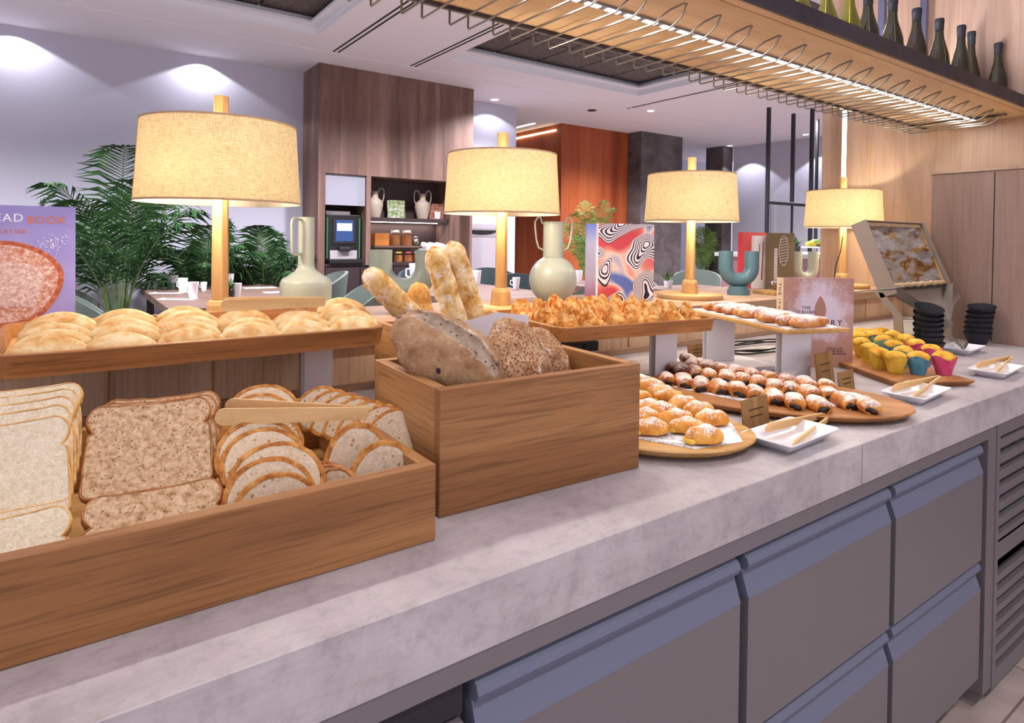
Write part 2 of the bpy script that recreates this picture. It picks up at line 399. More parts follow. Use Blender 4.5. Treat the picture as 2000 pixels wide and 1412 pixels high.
# ceiling with two sunken tiled coffers
RL = (-3.2, 2.10, 4.0, 6.42); RRc = (3.55, 6.65, 2.9, 6.30)
bm = B()
def slab(x0, x1, y0, y1): box(bm, x0, x1, y0, y1, HC, HC+.05)
ys = [-4, RRc[2], RL[2], RRc[3], RL[3], 11]
slab(-5, RL[0], -4, 11); slab(RL[0], RL[1], -4, RL[2]); slab(RL[0], RL[1], RL[3], 11); slab(RL[1], RRc[0], -4, 11)
slab(RRc[0], RRc[1], -4, RRc[2]); slab(RRc[0], RRc[1], RRc[3], 11); slab(RRc[1], 14, -4, 11)
struct('ceiling', bm, CPAINT)
for k, (x0, x1, y0, y1) in enumerate((RL, RRc)):
    bm = B(); e = .12
    for (a, b, c, d) in ((x0+.001, x1-.001, y0+.001, y0+.012), (x0+.001, x1-.001, y1-.012, y1-.001), (x0+.001, x0+.012, y0+.012, y1-.012), (x1-.012, x1-.001, y0+.012, y1-.012)):
        box(bm, a, b, c, d, HC+.001, HC+.22)
    # inner ledge
    for (a, b, c, d) in ((x0+.0122, x1-.0122, y0+.0122, y0+e), (x0+.0122, x1-.0122, y1-e, y1-.0122), (x0+.0122, x0+e, y0+e, y1-e), (x1-e, x1-.0122, y0+e, y1-e)):
        box(bm, a, b, c, d, HC+.075, HC+.10)
    struct('trim_%d' % (k+1), bm, CEDGE)
    bm = B(); nx = round((x1-x0)/.62); ny = round((y1-y0)/.62); sx = (x1-x0)/nx; sy = (y1-y0)/ny
    for i in range(nx):
        for j in range(ny): box(bm, x0+i*sx+.012, x0+(i+1)*sx-.012, y0+j*sy+.012, y0+(j+1)*sy-.012, HC+.17, HC+.19)
    box(bm, x0, x1, y0, y1, HC+.20, HC+.22)
    o = struct('ceiling_tiles_%d' % (k+1), bm, TILE); o.name = 'trim_%d' % (k+3)
# back wall and the walls of the far room
struct('wall_back', bx(-5, 5.73, 8.0, 8.1, 0, HC), PAINT)
struct('wall_far_back', bx(5.63, 14, 10.6, 10.7, 0, HC), PAINT)
struct('wall_corridor', bx(5.63, 5.73, 8.1, 10.6, 0, HC), PAINT)
struct('wall_far_right', bx(11.9, 12.0, 3.0, 8.45, 0, HC), PAINT)
# oak wall behind the counter end
bm = bx(4.13, 4.33, -1.5, 2.085, 0, HC); struct('wall_right', bm, WALLW)
bm = bx(4.13, 4.33, 2.115, 2.245, 0, HC); struct('wall_right_end', bm, WALLW)
bm = bx(4.126, 4.131, 1.934, 1.938, RT+.001, 2.03); struct('trim_5', bm, OAKL[2])
o = tag(mk('led_profile', bx(4.135, 4.17, 2.086, 2.114, .3, 3.2), emis('wall_led', 'fff0cf', 14)), 'tall lit light line set between the oak wall boards behind the far lamp', 'light strip')
lamp('AREA', 'wall_strip_light', (4.12, 2.10, 1.9), 9, (1, .85, .6), .03, 2.6, aim=(3.0, 2.3, 1.9))
# tall oak cabinet standing at the counter end
t = thing('tall_cabinet', 'tall greyish oak cabinet side at the far right end of the grey counter', 'cabinet', (3.745, .0, 0))
mk('carcass', bx(-.385, .38, -1.2, 1.29, 0, 1.685), PANELW, t)
mk('top_edge', bx(-.39, .38, -1.2, 1.295, 1.687, 1.70), WALLW, t)
mk('door_seam', bx(-.3865, -.385, 1.04, 1.043, .93, 1.68), GAP, t)
# block with the coffee niche
t = thing('coffee_bar_unit', 'floor to ceiling walnut unit with an open dark coffee niche, in the room behind', 'cabinet', (2.43, 7.4, 0))
mk('side_panel', bx(0, .03, 0, .6, 0, HC-.001), BLOCKW, t)
mk('upper_panel', bx(.0305, 2.14, 0, .59, 2.105, HC-.001), BLOCKW, t)
mk('left_stile', bx(.031, .085, 0, .3, 0, 2.104), BLOCKW, t)
mk('divider', bx(.60, .66, -.002, .45, 1.0, 2.104), BLOCKW, t)
mk('right_stile', bx(1.86, 2.14, .12, .55, 0, 2.104), BLOCKW, t)
mk('right_edge', bx(2.10, 2.14, 0, .12, 0, 2.104), BLOCKW, t)
DKB = plain('dark_brown_panel', '4a3a3a', .6); DKB2 = plain('dark_brown_front', '33262a', .5)
mk('back_panel', bx(.09, 1.86, .52, .56, .9, 2.104), DKB, t)
mk('screen_panel', bx(.09, .595, .03, .05, 1.73, 2.10), plain('grey_blind', '8b8b98', .6), t)
mk('shelf', bx(.66, 1.855, .16, .5, 1.555, 1.60), DKB2, t)
mk('small_shelf', bx(.80, 1.45, .2, .45, 1.215, 1.235), TABLEW, t)
mk('counter_top', bx(.09, 2.10, .02, .5, .985, 1.02), DKB2, t)
mk('light_strip', bx(.70, 1.84, .44, .455, 1.545, 1.554), emis('niche_led', 'ffeedd', 6), t)
for i in range(4):
    mk('door', bx(.095+i*.44, .095+i*.44+.43, 0, .02, .02, .975), DKB2, t)
lamp('AREA', 'niche_light', (2.43+1.26, 7.84, 1.53), 3, (1, .9, .85), 1.1, .05)
# orange timber wall and stone pillars
bm = bx(7.15, 8.80, 8.6, 10.58, 0, HC); struct('wall_orange', bm, ORANGE)
struct('trim_6', bx(7.12, 7.145, 8.75, 10.5, 3.28, 3.31), LEDW)
struct('trim_7', bx(6.75, 6.79, 8.9, 10.5, HC-.012, HC-.002), LED)
struct('wall_pillar_left', bx(8.81, 9.98, 8.26, 8.9, 0, HC), STONE)
struct('wall_pillar_right', bx(11.55, 11.89, 8.46, 8.9, 0, HC), STONE)
struct('wall_header', bx(9.981, 11.549, 8.7, 8.9, 2.55, 2.75), BLKM)
struct('wall_screen', bx(9.981, 10.35, 9.2, 9.25, 0, 2.5), STONE)
# linear slots
bm = B()
for x in (2.40, 2.455): box(bm, x, x+.02, 3.4, 6.87, HC-.003, HC-.0005)
for x in (3.345, 3.40): box(bm, x, x+.02, 3.4, 6.87, HC-.003, HC-.0005)
struct('trim_8', bm, GAP)
bm = B()
for i in range(48): box(bm, 7.10, 7.16, 4.6+i*.05, 4.63+i*.05, HC-.003, HC-.0005)
struct('trim_9', bm, GAP)
struct('trim_10', bx(-5, 11.89, 6.90, 6.915, HC-.006, HC-.0005), CEDGE)
# recessed downlights
def spotlight(px, py, where):
    p = at(px, py, Z=HC-.01)
    t = thing('downlight', 'small round recessed ceiling downlight '+where, 'downlight', (p.x, p.y, HC), group='recessed ceiling downlights')
    mk('ring', lathe(B(), [(.075, -.001), (.075, -.008), (.055, -.012)], 20, cap0=False, cap1=False), WHITEM, t)
    mk('lens', lathe(B(), [(.055, -.006), (.055, -.009)], 20), SPOTM, t)
for a in ((966, 195, 'above the white wall right of the walnut unit'), (1271, 217, 'above the third table lamp'),
          (1425, 285, 'farthest one, over the dark column by the far wall'), (1574, 263, 'behind the black metal frame posts')): spotlight(*a)
t = thing('smoke_detector', 'small dark flat ceiling disc right of the tiled ceiling recess', 'detector', at(1156, 215, Z=HC))
mk('disc', lathe(B(), [(.07, -.001), (.07, -.01), (.04, -.012)], 20), BLKM, t)

# ============================================================ counter
FY = .67
q = [(FY, W-.09), (FY, W-.0015), (FY+.0015, W), (1.73, W), (1.73, W-.03), (FY+.02, W-.03), (FY+.02, W-.09)]
t = tag(mk('worktop', loft(B(), [[(-1.2, y, z) for y, z in q], [(3.355, y, z) for y, z in q]]), CONC), 'long light grey concrete-look worktop carrying the bread buffet', 'worktop')
mk('panel_joint', bx(1.4215, 1.4225, FY-.0003, FY+.001, W-.09, W-.003), GAP, t)
mk('rear_extension', bx(3.357, 4.12, 1.30, 1.73, W-.03, W), CONC, t)
# refrigerated base
t = thing('fridge_counter', 'grey steel refrigerated drawer unit under the worktop', 'fridge', (0, FY, 0))
mk('fascia', bx(-1.1, 2.171, .003, .035, .797, .8295), FRIDGE, t)
mk('carcass', bx(-1.1, 2.17, .06, .95, .10, .797), plain('fridge_inside_dark', '1d1c20', .6), t)
mk('carcass', bx(2.172, 3.30, .40, .95, .06, .85), BLKM, t)
mk('end_post', bx(2.172, 2.235, .004, .10, .05, .889), FRIDGE, t)
for i in range(3):
    mk('mullion', bx(-.155+i*.58, -.145+i*.58, .045, .06, .1, .797), FRIDGE, t)
prof = [(.001, 0), (.001, .262), (.016, .304), (.020, .311), (.006, .315), (.002, .324), (.006, .335), (.014, .340), (.052, .340), (.052, 0)]
def drawer(x0, x1, z0, h=.34):
    pr = [(y, z if z < .01 else z+(h-.34)) for y, z in prof]
    bm = B(); loft(bm, [[(x0, y, z0+z) for y, z in pr], [(x1, y, z0+z) for y, z in pr]])
    o = mk('drawer', bm, [FRIDGE], t)
    zt = z0+h-.34
    bm = B(); q = [(.0002, .263), (.015, .3045), (.019, .311), (.005, .3145), (.001, .324), (.005, .3355), (.014, .3408), (.051, .3408), (.051, .29), (.02, .263)]
    loft(bm, [[(x0-.0008, y, zt+z) for y, z in q], [(x1+.0008, y, zt+z) for y, z in q]])
    mk('handle_profile', bm, FRIDGEL, o)
for i in range(3):
    x0 = .433+i*.58; x1 = x0+(.555 if i < 2 else .535)
    drawer(x0, x1, .46, .327); drawer(x0, x1, .12, .33)
mk('door', bx(-.15, .415, .003, .05, .12, .745, .004), FRIDGE, t)
mk('door_grip', bx(-.15, .415, .012, .05, .752, .79), BLKM, t)
p = mk('vent_panel', bx(2.237, 2.262, .002, .02, .04, .85), FRIDGE, t)
bm = B()
for i in range(7): box(bm, 2.262, 2.70, .002, .02, .755-i*.047, .780-i*.047)
box(bm, 2.262, 2.70, .002, .02, .79, .85); box(bm, 2.262, 2.70, .002, .02, .40, .48); box(bm, 2.262, 2.70, .002, .02, .04, .07)
for i in range(8): box(bm, 2.262, 2.70, .002, .02, .07+i*.047-.0, .092+i*.047)
box(bm, 2.70, 3.30, .002, .02, .04, .85)
mk('vent_grille', bm, FRIDGE, p)
bm = B()
for i in range(60): box(bm, 2.27+i*.007, 2.272+i*.007, .05, .08, .08, .78)
mk('cooling_fins', bm, plain('condenser_fins', 'a4a8b4', .5, .3, vary=.15, bs=300), p)
for x in (2.20, 3.1): mk('foot', lathe(B(), [(.022, 0), (.022, .03), (.014, .032), (.014, .06)], 16, x, .10), BLK, t)

# raised back counter
t = thing('raised_back_counter', 'light wooden raised ledge behind the worktop that carries the lamps and vases', 'counter', (0, 1.71, 0))
mk('top', bx(-1.2, 4.12, 0, .62, RT-.04, RT, .002, 1), RISERX, t)
mk('front_panel', bx(-1.2, 4.12, .012, .03, W+.001, RT-.041), RISER, t)
mk('skirting', bx(-1.2, 4.12, -.006, .011, W+.001, W+.022), RISERX, t)
mk('rear_panel', bx(-1.2, 4.12, .58, .60, 0.02, RT-.041), RISER, t)
for i, x in enumerate((.03, .115, .36, .78, 1.4, 2.0, 2.62, 3.2)):
    pass
bm = B()
for x in (.075, .30, .52, 1.15, 1.78, 2.40, 3.05, 3.65): box(bm, x, x+.005, .008, .0125, W+.022, RT-.041)
mk('joint_strip', bm, LAMPW, t)
t = tag(mk('socket_strip', bx(1.44, 1.59, 1.685, 1.721, .952, .988, .003), BLK), 'black power socket on the ledge front behind the seeded loaves', 'socket')
mk('outlet', lathe(B(), [(.014, 0), (.014, .002), (.012, .003)], 16), BLKM, t, loc=(1.53, 1.685, .970), rot=(pi/2, 0, 0))
# ============================================================ hanging wine shelf
t = thing('hanging_shelf', 'long wooden shelf with dark steel edge hanging over the counter, carrying wine bottles', 'shelf', (0, 1.35, 2.04))
mk('shelf_board', bx(-1.2, 4.128, -.225, .27, 0, .02), SHELFW, t)
mk('edge_strip', bx(-1.2, 4.128, -.262, -.235, -.004, .02), SHELFW, t)
mk('steel_edge', bx(-1.2, 4.128, -.272, -.263, 0, .055), SHELFM, t)
mk('steel_edge', bx(-1.2, 4.128, .271, .28, -.012, .05), SHELFM, t)
mk('shelf_top', bx(-1.2, 4.128, -.262, .27, .021, .026), SHELFM, t)
l = mk('light_channel', bx(-1.2, 4.06, -.012, .012, -.008, -.0005), plain('grey_channel', '8a8480', .5), t)
for i in range(66): mk('light_diode', bx(-1.18+i*.0795, -1.18+i*.0795+.052, -.009, .009, -.0105, -.0082), LED, l)
t = thing('glass_rack', 'steel wire stemware rack under the hanging shelf', 'rack', (0, 1.35, 2.036))
n = 0; x = -.285
while x < 4.0:
    bm = B(); hw = .032; zz = -.050; yf = .285; yn = -.165
    if x < 3.9:
        pth = [(x-hw, yf, -.002), (x-hw, yf, zz+.006), (x-hw, yf-.006, zz), (x-hw, yn+.07, zz), (x-hw-.002, yn+.045, zz+.012), (x-hw*.9, yn+.02, zz+.024), (x-.004, yn-.012, zz+.040), (x+.004, yn-.012, zz+.040), (x+hw*.9, yn+.02, zz+.024), (x+hw+.002, yn+.045, zz+.012), (x+hw, yn+.07, zz), (x+hw, yf-.006, zz), (x+hw, yf, zz+.006), (x+hw, yf, -.002)]
        tube(bm, pth, .0034, 6)
        mk('wire_rail', bm, WIRE, t, True)
    x += .155; n += 1
mk('mounting_bar', bx(-1.1, 4.0, .275, .295, -.004, .002), WIRE, t)
mk('end_bar', bx(3.94, 3.955, -.17, .28, -.012, -.002), BLKM, t)
def bottle(mat, h=.33):
    t = thing('wine_bottle', '', 'bottle')
    s = h/.33
    pr = [(.034, 0), (.037, .004), (.037, .13*s), (.034, .165*s), (.025, .205*s), (.017, .24*s), (.0145, .27*s), (.0145, h-.02)]
    mk('glass_body', lathe(B(), pr, 24), mat, t, 60)
    mk('neck_foil', lathe(B(), [(.0153, h-.052), (.0153, h-.022), (.0165, h-.02), (.0165, h-.006), (.0150, h)], 20), GREENF if mat is BOTG else BLKF, t, 60)
    return t
GREENF = plain('gold_green_foil', '8a8420', .35)
BD = bottle(BOTD); BG = bottle(BOTG)
spec = [(1562, -40, BG), (1615, -33, BG), (1660, -27, BG), (1696, -14, BD), (1744, 0, BD), (1791, 17, BD), (1835, 37, BD), (1878, 50, BD), (1898, 62, BD), (1950, 84, BD), (1993, 96, BD)]
used = set()
for i, (px, py, kind) in enumerate(spec):
    yy = 1.27 if i != 8 else 1.38
    p = at(px, py, Y=yy)
    src = kind
    if id(src) not in used: used.add(id(src)); o = src
    else: o = dup(src)
    h = .33; o.location = (p.x, yy, 2.0665); s = (p.z-2.0665)/h; o.scale = (1.22, 1.22, max(.8, s))
    col = 'yellow-green glass' if kind is BG else 'dark olive glass'
    lab = ['leftmost of the three yellow-green wine bottles on the hanging shelf', 'middle of the three yellow-green wine bottles on the hanging shelf', 'rightmost of the three yellow-green wine bottles on the hanging shelf',
           'dark wine bottle with an amber glow right beside the green bottles', 'dark wine bottle second from the green bottles on the shelf', 'dark wine bottle in front of the right dark wall post', 'dark wine bottle third before the overlapping pair',
           'dark wine bottle, left front one of the overlapping pair', 'dark wine bottle set back, right one of the overlapping pair', 'dark wine bottle second from the right end of the shelf', 'rightmost dark wine bottle, cut by the photo edge'][i]
    lab = lab.replace('third before', 'just left of')
    tag(o, lab, 'bottle', 'wine bottles on the hanging shelf')
for k, (px, n_) in enumerate(((1715, 'left'), (1797, 'right'))):
    p = at(px, 60, Y=1.62)
    tag(mk('wall_post', bx(-.016, .016, -.016, .016, 2.07, HC-.002), plain('blue_steel_post_%d' % k, '5a5c70', .4, .5), None, False, (p.x, 1.60, 0)), 'dark steel hanger post behind the wine bottles, the %s one' % n_, 'post', 'hanger posts of the shelf')

# ============================================================ black steel screen frame beyond the ledge
FYY = 4.2
t = thing('partition_screen', 'black steel partition frame of tall posts standing behind the far lamp', 'frame', (0, 0, 0))
def post(px, y0, y1, dpt, r=.022):
    a = at(px, y0, Y=dpt)
    a2 = at(px, min(y1, 560), Y=dpt)
    return mk('post', bx(a.x-r, a.x+r, dpt-r, dpt+r, max(0, 0 if y1 > 700 else a2.z), a.z), BLKM, t)
post(1502, 210, 900, 5.2); post(1550, 222, 395, 5.2); post(1547, 400, 900, 5.2, .014); post(1587, 213, 900, 4.9); post(1597, 233, 900, 5.3, .018)
a = at(1503, 396, Y=5.2); b = at(1600, 396, Y=5.2)
mk('crossbar', bx(a.x, b.x, 5.18, 5.22, a.z-.02, a.z+.02), BLKM, t)
mk('glass_pane', bx(a.x+.03, b.x-.03, 5.197, 5.203, 0.05, a.z-.03), GLASS, t)

# ============================================================ table lamps
def table_lamp():
    t = thing('table_lamp', '', 'lamp')
    mk('base', lathe(B(), [(.150, 0), (.152, .003), (.152, .019), (.149, .022)], 64), LAMPB, t, 50)
    mk('collar', lathe(B(), [(.040, .0225), (.036, .072), (.031, .084), (.026, .087)], 8), LAMPW, t)
    mk('pole', lathe(B(), [(.0235, .088), (.0215, .35), (.0205, .585)], 8), LAMPW, t)
    mk('finial', lathe(B(), [(.0205, .5855), (.0205, .667)], 8), LAMPW, t)
    sh = mk('lamp_shade', loft(B(), [[(r*cos(2*pi*i/72), r*sin(2*pi*i/72), z) for i in range(72)] for r, z in ((.2175, .362), (.2125, .43), (.2075, .51), (.2035, .585))], False, False), LINEN, t, True)
    mk('lining', loft(B(), [[(r*cos(2*pi*i/72), r*sin(2*pi*i/72), z) for i in range(72)] for r, z in ((.2162, .3625), (.2112, .43), (.2062, .51), (.2022, .5845))], False, False), LINING, sh, True)
    mk('bottom_trim', loft(B(), [[(r*cos(2*pi*i/72), r*sin(2*pi*i/72), z) for i in range(72)] for r, z in ((.2178, .362), (.2188, .362), (.2186, .367), (.2176, .367))], False, False), TRIMM, sh, True)
    mk('top_trim', loft(B(), [[(r*cos(2*pi*i/72), r*sin(2*pi*i/72), z) for i in range(72)] for r, z in ((.2036, .581), (.2046, .581), (.2046, .586), (.2034, .586))], False, False), TRIMM, sh, True)
    mk('seam', loft(B(), [[(r*cos(a), r*sin(a), z) for a in [-2.35-.05+.02*k for k in range(4)]] for r, z in ((.2187, .364), (.2046, .584))], False, False, False), TRIMM, sh, True)
    bm = B()
    for a in (0, 2*pi/3, 4*pi/3): tube(bm, [(.02*cos(a), .02*sin(a), .580), (.2*cos(a), .2*sin(a), .580)], .002, 6)
    mk('shade_spider', bm, WHITEM, t)
    mk('bulb', blob(.022, .022, .026, 2, loc=(0, 0, 0)), emis('bulb_glow', 'ffd9a0', 12), t, True, (-.05, -.05, .50))
    return t
L0 = table_lamp()
lx = [.360, 1.335, 2.425, 3.84]
lab = ['table lamp with linen drum shade and oak pole, nearest and largest, behind the flat rolls', 'second nearest linen shade table lamp, behind the croissant tray and beside the round vase',
       'third table lamp with linen shade, between the striped art book and the teal vase', 'farthest table lamp with linen shade, beside the honeycomb stand']
for i, x in enumerate(lx):
    o = L0 if i == 0 else dup(L0)
    o.location = (x, LY, RT+.0005); o.rotation_euler = (0, 0, [-.75, 1.55, 2.9, 4.5][i]); tag(o, lab[i], 'lamp', 'linen shade table lamps')
    lamp('POINT', 'lamp_bulb_light', (x-.07, LY-.07, RT+.435), 9.5, WARM, .03)
    o.scale = (1, 1, 1)

# ============================================================ vases
def ring_xy(x, y, r, z, n=40): return [(x+r*cos(2*pi*i/n), y+r*sin(2*pi*i/n), z) for i in range(n)]
x, y = .636, 2.05
t = thing('jug_vase', 'pale sage jug vase with tall neck and squared side handle, behind the flat rolls', 'vase', (x, y, RT+.0005))
mk('body', lathe(B(), [(.060, 0), (.077, .005), (.080, .05), (.081, .10), (.080, .122), (.074, .133), (.052, .146), (.033, .160), (.0265, .172), (.0255, .178), (.0255, .333), (.022, .333), (.022, .20)], 48), CERW, t, 50)
mk('handle', xf(tube(B(), [(.025, 0, .325), (.062, 0, .327), (.070, 0, .322), (.073, 0, .31), (.070, 0, .23), (.067, 0, .218), (.058, 0, .212), (.024, 0, .215)], .0045, 8), rot=(0, 0, pi+.62)), CERW, t, True)
# round vase
p = at(1068, 590, Y=2.10); x, y = 1.675, 2.06
t = thing('round_vase', 'round sage green vase with two thin loop handles, right of the second lamp', 'vase', (x, y, RT+.0005))
R_ = .101
pr = [(.045, 0), (.06, .004)]+[(R_*cos(a), .102+R_*sin(a)) for a in [rad(v) for v in range(-70, 66, 9)]]+[(.0435, .197), (.0425, .205), (.0425, .345), (.038, .345), (.038, .22)]
mk('body', lathe(B(), pr, 56), CERW, t, 50)
for s in (-1, 1):
    mk('handle', xf(tube(B(), [(s*.042, 0, .225), (s*.062, 0, .235), (s*.072, 0, .27), (s*.078, 0, .32), (s*.078, 0, .345), (s*.066, 0, .362), (s*.056, 0, .362), (s*.052, 0, .35), (s*.05, 0, .34), (s*.042, 0, .335)], .0038, 8), rot=(0, 0, -.62)), CERW, t, True)
def u_vase(name, mat, label, x, y, w, h, r, rz, base, bh=.03):
    t = thing(name, label, 'vase', (x, y, RT+.0005), rz)
    c = w/2-r; zc = bh+.012+r+c
    pth = [(-c, 0, h), (-c, 0, zc)]+[(-c*cos(a), 0, zc-c*sin(a)) for a in [pi*k/16 for k in range(1, 16)]]+[(c, 0, zc), (c, 0, h)]
    bm = tube(B(), pth, r, 28, up=(0, 1, 0)); mk('u_tube', bm, mat, t, 60)
    for s in (-1, 1): mk('opening', lathe(B(), [(r*.80, h+.0002), (r*.8, h+.0006)], 24, s*c, 0), GAP if False else plain('vase_inside', '6d7568', .7), t)
    mk('base', lathe(B(), [(base, 0), (base, bh), (base*.85, bh+.001), (base*.85, bh+.018)], 40), mat, t, 50)
    return t
u_vase('u_shaped_vase', CERU, 'large sage grey u-shaped vase behind the baguettes', .987, 2.06, .245, .226, .041, -.62+.1, .052, .032)
u_vase('u_shaped_vase', CERT, 'teal u-shaped vase on a round foot, right of the third lamp', 2.80, 1.945, .205, .222, .036, -.62, .055, .026)
u_vase('u_shaped_vase', CERG, 'small pale green u-shaped vase between the brown book and the far lamp', 3.62, 2.06, .165, .215, .030, -.5, .042, .02)

# ============================================================ books
INK = plain('dark_ink', '3a2420', .6); ORI = plain('orange_ink', 'd8733c', .6); WHI = plain('white_ink', 'f0eef4', .6)
def book(name, label, a, b, z, h, th, cover, back=None, lean=0, spine=None):
    """stands with its front cover bottom edge from point a to point b (seen from the camera side)"""
    a = V((a[0], a[1], 0)); b = V((b[0], b[1], 0)); d = b-a; L = d.length
    t = thing(name, label, 'book', (a.x, a.y, z), rot=Euler((-lean, 0, atan2(d.y, d.x))))
    # local: x along cover, +y away, z up
    mk('cover', bx(0, L, 0, .003, 0, h), cover, t)
    mk('pages', bx(.004, L-.004, .0032, th-.0032, .004, h-.004), PAPER, t)
    mk('back_cover', bx(0, L, th-.003, th, 0, h), back or cover, t)
    mk('spine', bx(-.003, -.0002, 0, th, 0, h), spine or cover, t)
    return t, L
# bread book
m = Mat('lilac_cover', .45); co = m.co((1, 1, 1), False); n = m.noise(co, 5, 2)
m.col(m.ramp(n, [(.35, '8f86c0'), (.6, 'a59bd2')])); LILAC = m.m
p0 = at(-200, 640, Y=1.93); p1 = at(147, 600, Y=1.93)
t, L = book('cookbook', 'large lilac cookbook with a floury toast picture, cut by the left photo edge', (p0.x, 1.93), (p1.x, 1.93), RT+.001, .337, .03, LILAC)
cov = [c for c in t.children if c.name.startswith('cover')][0]
# local px helper: photo point -> local coordinates on the cover
def loc(px, py, Y=1.93, ox=p0.x): q = at(px, py, Y=Y); return q.x-ox, q.z-RT-.001
m = Mat('toasted_crust_print', .6); co = m.co((1, 1, 1), False); n = m.noise(co, 60, 6, .7); m.col(m.ramp(n, [(.3, '8f3a1c'), (.55, 'c46a44'), (.7, 'e0a890')])); TOP_ = m.m
m = Mat('toasted_crumb_print', .6); co = m.co((1, 1, 1), False); n = m.noise(co, 90, 6, .8); m.col(m.ramp(n, [(.35, 'b4573a'), (.5, 'd39a82'), (.6, 'ead2c8')])); TCP = m.m
m = Mat('floury_slice_print', .6); co = m.co((1, 1, 1), False); n = m.noise(co, 120, 6, .8); m.col(m.ramp(n, [(.35, 'b9836e'), (.5, 'd8b3a6'), (.6, 'f0dcd6')])); FSP = m.m
def flat(poly, y0, y1, mat, name, parent):
    bm = B(); loft(bm, [[(x, y1, z) for x, z in poly], [(x, y0, z) for x, z in poly]]); return mk(name, bm, mat, parent)
cx_, cz_ = loc(5, 555); r1 = abs(loc(124, 555)[0]-cx_); r2 = abs(loc(5, 470)[1]-cz_)
flat([(cx_+r1*cos(a)*(1+.05*sin(3*a)), cz_+r2*sin(a)) for a in [2*pi*k/48 for k in range(48)]], -.0006, -.0001, TOP_, 'toast_picture', cov)
flat([(cx_+r1*.90*cos(a)*(1+.05*sin(3*a)), cz_+r2*.90*sin(a)) for a in [2*pi*k/48 for k in range(48)]], -.0010, -.0007, TCP, 'toast_crumb_picture', cov)
flat([loc(-70, 505), loc(-60, 600), loc(68, 598), loc(88, 538), loc(60, 515)], -.0014, -.0011, FSP, 'floury_patch_picture', cov)
random.seed(3); bm = B()
for i in range(70):
    fx, fz = random.gauss(0, .5), random.gauss(0, .4); q = loc(103+fx*30, 475-fx*6+fz*22); s = random.uniform(.0004, .0012)
    box(bm, q[0]-s, q[0]+s, -.0006, -.0001, q[1]-s, q[1]+s)
mk('flour_specks', bm, WHI, cov)
q = loc(46, 433); text('title_text', 'BREAD', .027, WHI, cov, (q[0], -.0004, q[1]), (pi/2, 0, 0), space=1.15, align='RIGHT')
q = loc(52, 436); text('title_text', 'BOOK', .0255, ORI, cov, (q[0], -.0004, q[1]), (pi/2, 0, 0), space=1.1)
q = loc(52, 456); text('author_text', 'ERIC KAYSER', .0135, ORI, cov, (q[0], -.0004, q[1]), (pi/2, 0, 0), space=1.2, align='RIGHT')
q = loc(-40, 655); text('small_text', 'PHOTOGRAPHY', .007, INK, cov, (q[0], -.0004, q[1]), (pi/2, 0, 0), space=1.3)

# striped art book: flowing black and white lines around coral and blue shapes
def artmat():
    m = Mat('wave_art_cover', .4); co = m.co((1, 1, 1), False)
    n1 = m.noise(co, 7.0, 0, .4, .5)
    def math(op, a, b=None):
        x = m.node('ShaderNodeMath', operation=op)
        for i, v in enumerate((a, b)):
            if v is None: continue
            if hasattr(v, 'links'): m.link(v, x.inputs[i])
            else: x.inputs[i].default_value = v
        return x.outputs[0]
    st = math('SINE', math('MULTIPLY', n1, 210.)); stripe = m.ramp(math('MULTIPLY_ADD', st, .5), [(.0, 0.), (1., 1.)])
    lines = m.ramp(math('ADD', math('MULTIPLY', st, .5), .5), [(.38, '1c1626'), (.5, 'e9dde0')])
    n2 = m.noise(m.co((1, 1, 1), False, (3, 1, 2)), 6, 1, .4, .5); speck = m.noise(co, 400, 2, .6)
    c2 = m.ramp(n2, [(.34, '5d6fae'), (.40, 'a9a6bd'), (.45, 'e4ccba'), (.52, 'dc8a7c'), (.62, 'c8464a')])
    c2 = m.mix(.35, c2, m.ramp(speck, [(.35, .6), (.55, 1.)]), 'MULTIPLY')
    mask = m.ramp(n1, [(.37, 1.), (.375, 0.), (.555, 0.), (.56, 1.)]); mask2 = m.ramp(n1, [(.435, 1.), (.44, 0.), (.525, 0.), (.53, 1.)])
    edge = m.mix(mask, c2, '20182c') if False else c2
    c = m.mix(mask, c2, lines); m.col(c); return m.m
ART = artmat()
t, L = book('art_book', 'art book with black wavy lines around coral and blue shapes, standing front cover out', (1.893, 2.018), (2.150, 1.93), RT+.001, .343, .016, ART, PAPER, 0, PAPER)
m = Mat('pastel_cover', .5); co = m.co((1, 1, 1), False); sx = m.node('ShaderNodeSeparateXYZ'); m.link(co, sx.inputs[0])
mr = m.node('ShaderNodeMapRange'); mr.inputs[2].default_value = .34; m.link(sx.outputs[2], mr.inputs[0])
m.col(m.ramp(mr.outputs[0], [(.0, 'c07aa8'), (.3, 'd2c6da'), (.75, 'd0d0ea'), (1., '7e94dc')])); PASTEL = m.m
t, L = book('art_book', 'pastel lilac art book with green and blue square, behind the wavy-lined art book', (1.93, 2.13), (2.115, 2.075), RT+.001, .343, .014, PASTEL, PAPER, 0, PASTEL)
for (z0, z1, c) in ((.145, .225, '93b06c'), (.06, .144, '5a8cc8')):
    mk('cover_square', bx(.085, .145, -.0008, -.0002, z0, z1), plain('cover_square_ink_'+c, c, .5), t)
